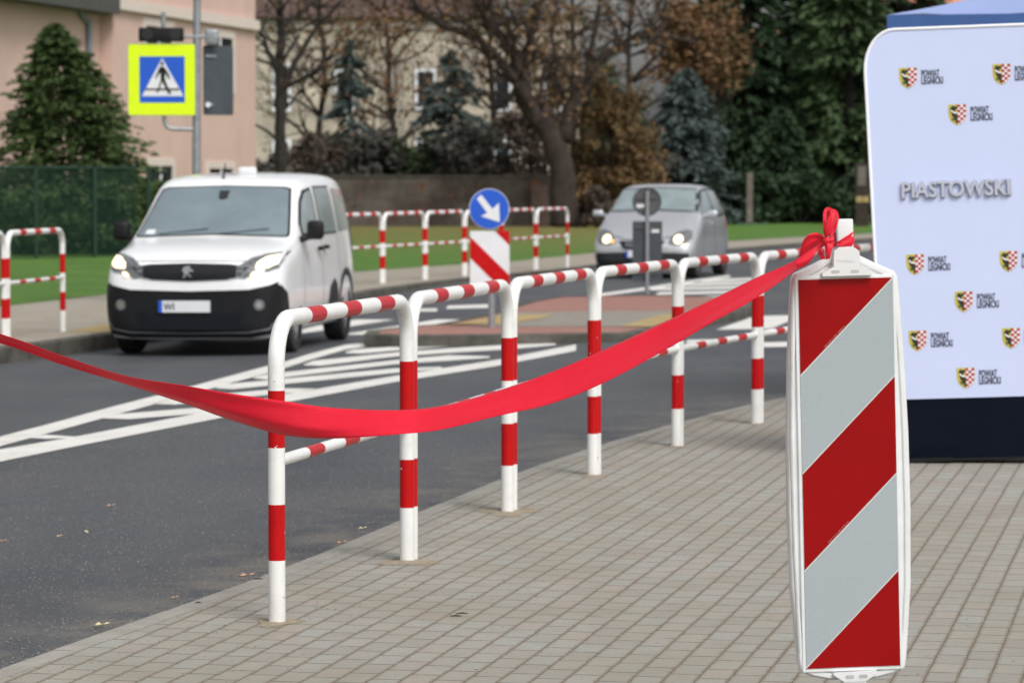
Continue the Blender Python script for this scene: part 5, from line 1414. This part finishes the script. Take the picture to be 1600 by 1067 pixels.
# dark firs at right
FGp = 'dark firs behind the lawn on the right'
for px, D, yt, w, mm, lb in ((1165, 128, -160, 230, 'fir', 'leftmost of the tall dark firs on the right'), (1255, 132, -120, 210, 'fir', 'tall dark fir behind the top of the striped panel'), (1325, 126, -220, 230, 'fir2', 'lighter green fir next to the banner'),
                             (1220, 122, 175, 160, 'fir', 'short dark fir low at the right of the silver car'), (1405, 134, -260, 260, 'fir', 'dark fir mostly hidden behind the banner'), (1120, 134, -60, 200, 'fir', 'dark fir behind the blue spruce and the rusty tree')):
    conifer(px, D, yt, w, M[mm], lb, 'fir_tree', FGp, n=15000, leaf=.22, droop=.45, power=.62)
for px, D, yt, w, lb in ((1165, 119, 268, 110, 'dark green bush just right of the silver car'), (1250, 120, 262, 130, 'dark green bush left of the ribbon bow'), (1330, 119, 275, 110, 'dark green bush next to the banner edge'), (1420, 121, 265, 150, 'dark bush behind the banner')):
    bushy(px, D, yt, w, M['fir'], lb, 'bush', 'bush', 'bushes along the lawn on the right', 4500, .13)
# shrubs above the garden wall
for px, D, yt, w, mm, lb in ((425, 109, 215, 110, 'shrub', 'dark leafless shrub beside the slim bare tree'), (495, 116, 200, 150, 'shrub2', 'brownish shrub above the roof of the white van'), (580, 115, 196, 160, 'shrub', 'grey-green shrub above the left end of the garden wall'),
                             (655, 116, 200, 150, 'shrub3', 'green shrub above the middle of the garden wall'), (735, 115, 182, 160, 'shrub', 'tall dark shrub behind the garden wall and the blue arrow sign'), (815, 115, 150, 160, 'shrub2', 'brown shrub behind the garden wall beside the old trunk'), (925, 117, 215, 110, 'shrub2', 'brown shrub just right of the old trunk'), (1010, 117, 232, 130, 'shrub', 'dark shrub behind the roof of the silver car'), (330, 112, 240, 150, 'shrub', 'dark shrub hidden behind the white van')):
    bushy(px, D, yt, w, M[mm], lb, 'shrub', 'shrub', 'shrubs behind the garden wall', 4200, .12, clumps=22)
for px, D, yt, w, lb in ((470, 96, 268, 110, 'low dark bush behind the roof of the white van'), (1000, 112, 292, 70, 'low brown bush behind the silver car'), (930, 109, 285, 70, 'low brown bush at the foot of the old trunk')):
    bushy(px, D, yt, w, M['shrub2'], lb, 'bush', 'bush', 'low brown bushes', 2600, .09)
# far woodland that closes the view
def wood():
    C = []; 
    xs_ = np.concatenate([rng.uniform(-60, 60, 26000)])
    top = 7.5 + 2.2 * np.sin(xs_ * .5) + 1.5 * np.sin(xs_ * 1.3 + 1) + 1.2 * np.sin(xs_ * 3.1)
    top = np.where((xs_ > 1) & (xs_ < 9), top - 3.0, top)
    z = rng.uniform(0, 1, len(xs_)) * top
    C = np.stack([xs_, 168 + rng.uniform(-4, 4, len(xs_)), z], 1); n = len(C)
    U = rvec(n); V = np.cross(U, rvec(n)); s = .42 * rng.uniform(.5, 1.4, n)[:, None]
    o = quads('far_woodland', C, U * s, V * s * .8, M['fir'], None); tag(o, 'dark mass of distant trees closing the view behind the garden', 'woodland', None, 'stuff')
wood()
# wooden stake by the conifers, small roadside things at right
b = P(1171, 335, 117.0)
root = empty('wooden_stake', (b.x, b.y, ZF), 0, 'pale weathered wooden post standing in front of the dark firs', 'post')
mb = MB(); mb.box((-.11, -.08, -.1), (.11, .08, P(0, 270, 117).z - ZF), 0, None, .02); mb.build('shaft', M['wood'], root)
def roadside_board():
    D = 112.0; b = P(1347, 338, D)
    root = empty('notice_post', (b.x, D, ZF), 0, 'brown post with a pale plate and yellow tag beside the banner edge', 'post')
    mb = MB(); mb.box((-.22, 0, -.1), (.22, .3, P(0, 252, D).z)); mb.build('shaft', M['bark2'], root)
    mb = MB(); mb.box((-.16, -.03, P(0, 288, D).z), (.12, -.002, P(0, 258, D).z)); mb.build('plate', M['wood'], root)
    mb = MB(); mb.box((-.2, -.03, P(0, 314, D).z), (.22, -.002, P(0, 305, D).z)); mb.build('yellow_tag', M['yel_pav'], root)
roadside_board()

# ================================================================== SMALL THINGS ON THE GROUND
def leaf(px, py, size, rz, m, label, road=True):
    p = GR(px, py, .006) if road else G(px, py, .006)
    pts = [(-1, 0), (-.6, .35), (-.2, .5), (.1, .3), (.45, .42), (.7, .15), (1, 0), (.7, -.2), (.3, -.34), (0, -.28), (-.35, -.46), (-.75, -.3)]
    vs = [(x * size, y * size * .8, .018 * size / .05 * (math.sin(x * 3 + i) * .5 + .5)) for i, (x, y) in enumerate(pts)] + [(0, 0, .002)]
    o = mesh('fallen_leaf', vs, [(i, (i + 1) % 12, 12) for i in range(12)], m, None)
    mb = o.data; o.location = p; o.rotation_euler = (R(8), R(-6), rz)
    s = o.modifiers.new('s', 'SOLIDIFY'); s.thickness = .001
    return tag(o, label, 'leaf', 'dry leaves on the ground')
for a in ((172, 791, .028, .2, 'pinkleaf', 'small pinkish leaf in the middle of the near lane', True), (157, 978, .036, .1, 'paleleaf', 'pale yellow leaf on the asphalt at lower left', True), (384, 901, .038, .2, 'pinkleaf', 'flat pinkish leaf at the kerb left of the first barrier post', False),
          (566, 826, .024, .4, 'paleleaf', 'tiny pale leaf at the kerb between the first two barrier posts', False), (4, 846, .022, 0, 'dryleaf', 'small brown leaf at the left edge of the photo', True), (533, 849, .03, .5, 'dryleaf', 'curled brown leaf on the kerb between the first two barrier posts', False),
          (272, 934, .018, 0, 'pinkleaf', 'tiny red leaf on the sandy edge of the road', True), (93, 838, .02, 1, 'dryleaf', 'small dull leaf on the road below the road markings', True), (135, 831, .02, 2, 'paleleaf', 'small pale fleck of leaf on the road near the pinkish leaf', True)):
    leaf(a[0], a[1], a[2], a[3], M[a[4]], a[5], a[6])
# loose grit along the kerb line, far too many to count
def grit():
    C = []
    for i in range(15000):
        D_ = random.uniform(9.5, 24) if i % 3 else random.uniform(9.5, 14.5); s = abs(random.gauss(0, .045)) + .002
        if random.random() < .12: s += random.uniform(0, .35)
        x = float(np.interp(D_, Dk, kx)) - s; C.append((x, D_, zroad(x, D_) + .003, random.uniform(.0014, .0048)))
    for i in range(900):
        D_ = random.uniform(9.5, 20); x = float(np.interp(D_, Dk, kx)) + abs(random.gauss(0, .5)); C.append((x, D_, .003, random.uniform(.001, .0032)))
    for i in range(42000):
        D_ = 9.3 + 16 * random.random() ** 1.5; x = float(np.interp(D_, Dk, kx)) - random.random() ** .9 * 3.6
        if abs(x / D_) < .16: C.append((x, D_, zroad(x, D_) + .0005, random.uniform(.0016, .0042)))
    base = [Vector((1, 0, 0)), Vector((0, 1, 0)), Vector((-1, 0, 0)), Vector((0, -1, 0)), Vector((0, 0, .8)), Vector((0, 0, -.5))]
    F_ = [(0, 1, 4), (1, 2, 4), (2, 3, 4), (3, 0, 4), (1, 0, 5), (2, 1, 5), (3, 2, 5), (0, 3, 5)]
    vs, fs = [], []
    for x, y, z, s in C:
        n = len(vs); a = random.uniform(0, 3.1); ca, sa = math.cos(a), math.sin(a)
        for b in base:
            q = s * random.uniform(.6, 1.3); vs.append((x + (b.x * ca - b.y * sa) * q, y + (b.x * sa + b.y * ca) * q, z + b.z * s))
        fs += [tuple(n + i for i in f) for f in F_]
    o = mesh('gravel', vs, fs, M['stonebit']); tag(o, 'fine gravel and grit gathered along the near kerb', 'gravel', None, 'stuff')
grit()
def sand_patches():
    mb = MB()
    for i, p in enumerate(nw[:6]):
        n = 28; r0 = (.10, .13, .16, .09, .08, .08)[i]
        c = Vector((p.x, p.y, .0015)); vs = [c + Vector((0, 0, .006))]
        ph = random.uniform(0, 6)
        for j in range(n):
            a = 2 * math.pi * j / n; r = r0 * (.75 + .25 * math.sin(a * 3 + ph) + random.uniform(-.12, .12)); vs.append(c + Vector((r * math.cos(a), r * math.sin(a) * 1.5, 0)))
        mb.add(vs, [(0, 1 + j, 1 + (j + 1) % n) for j in range(n)])
    o = mb.build('sand', M['sand'], None, True, auto=False); tag(o, 'sandy patches around the feet of the near barriers', 'sand', None, 'stuff')
sand_patches()
def twigs():
    for i, (px, py, L, a, lb) in enumerate(((404, 904, .018, .2, 'short dark twig beside the first barrier post'), (310, 941, .012, .5, 'tiny dark twig on the kerb stones at lower left'), (722, 958, .022, .1, 'thin dark twig on the pavers in the centre foreground'), (712, 962, .02, .0, 'second thin dark twig just left below the other on the pavers'))):
        p = G(px, py, .006); mb = MB(); d = Vector((math.cos(a), math.sin(a), .0)) * L
        mb.tube([-d, Vector((0, .002, .002)), d], [.0015, .003, .0012], 6); o = mb.build('twig', M['twig'], None, True, auto=False); o.location = p
        tag(o, lb, 'twig', 'dark twigs on the pavers')
twigs()
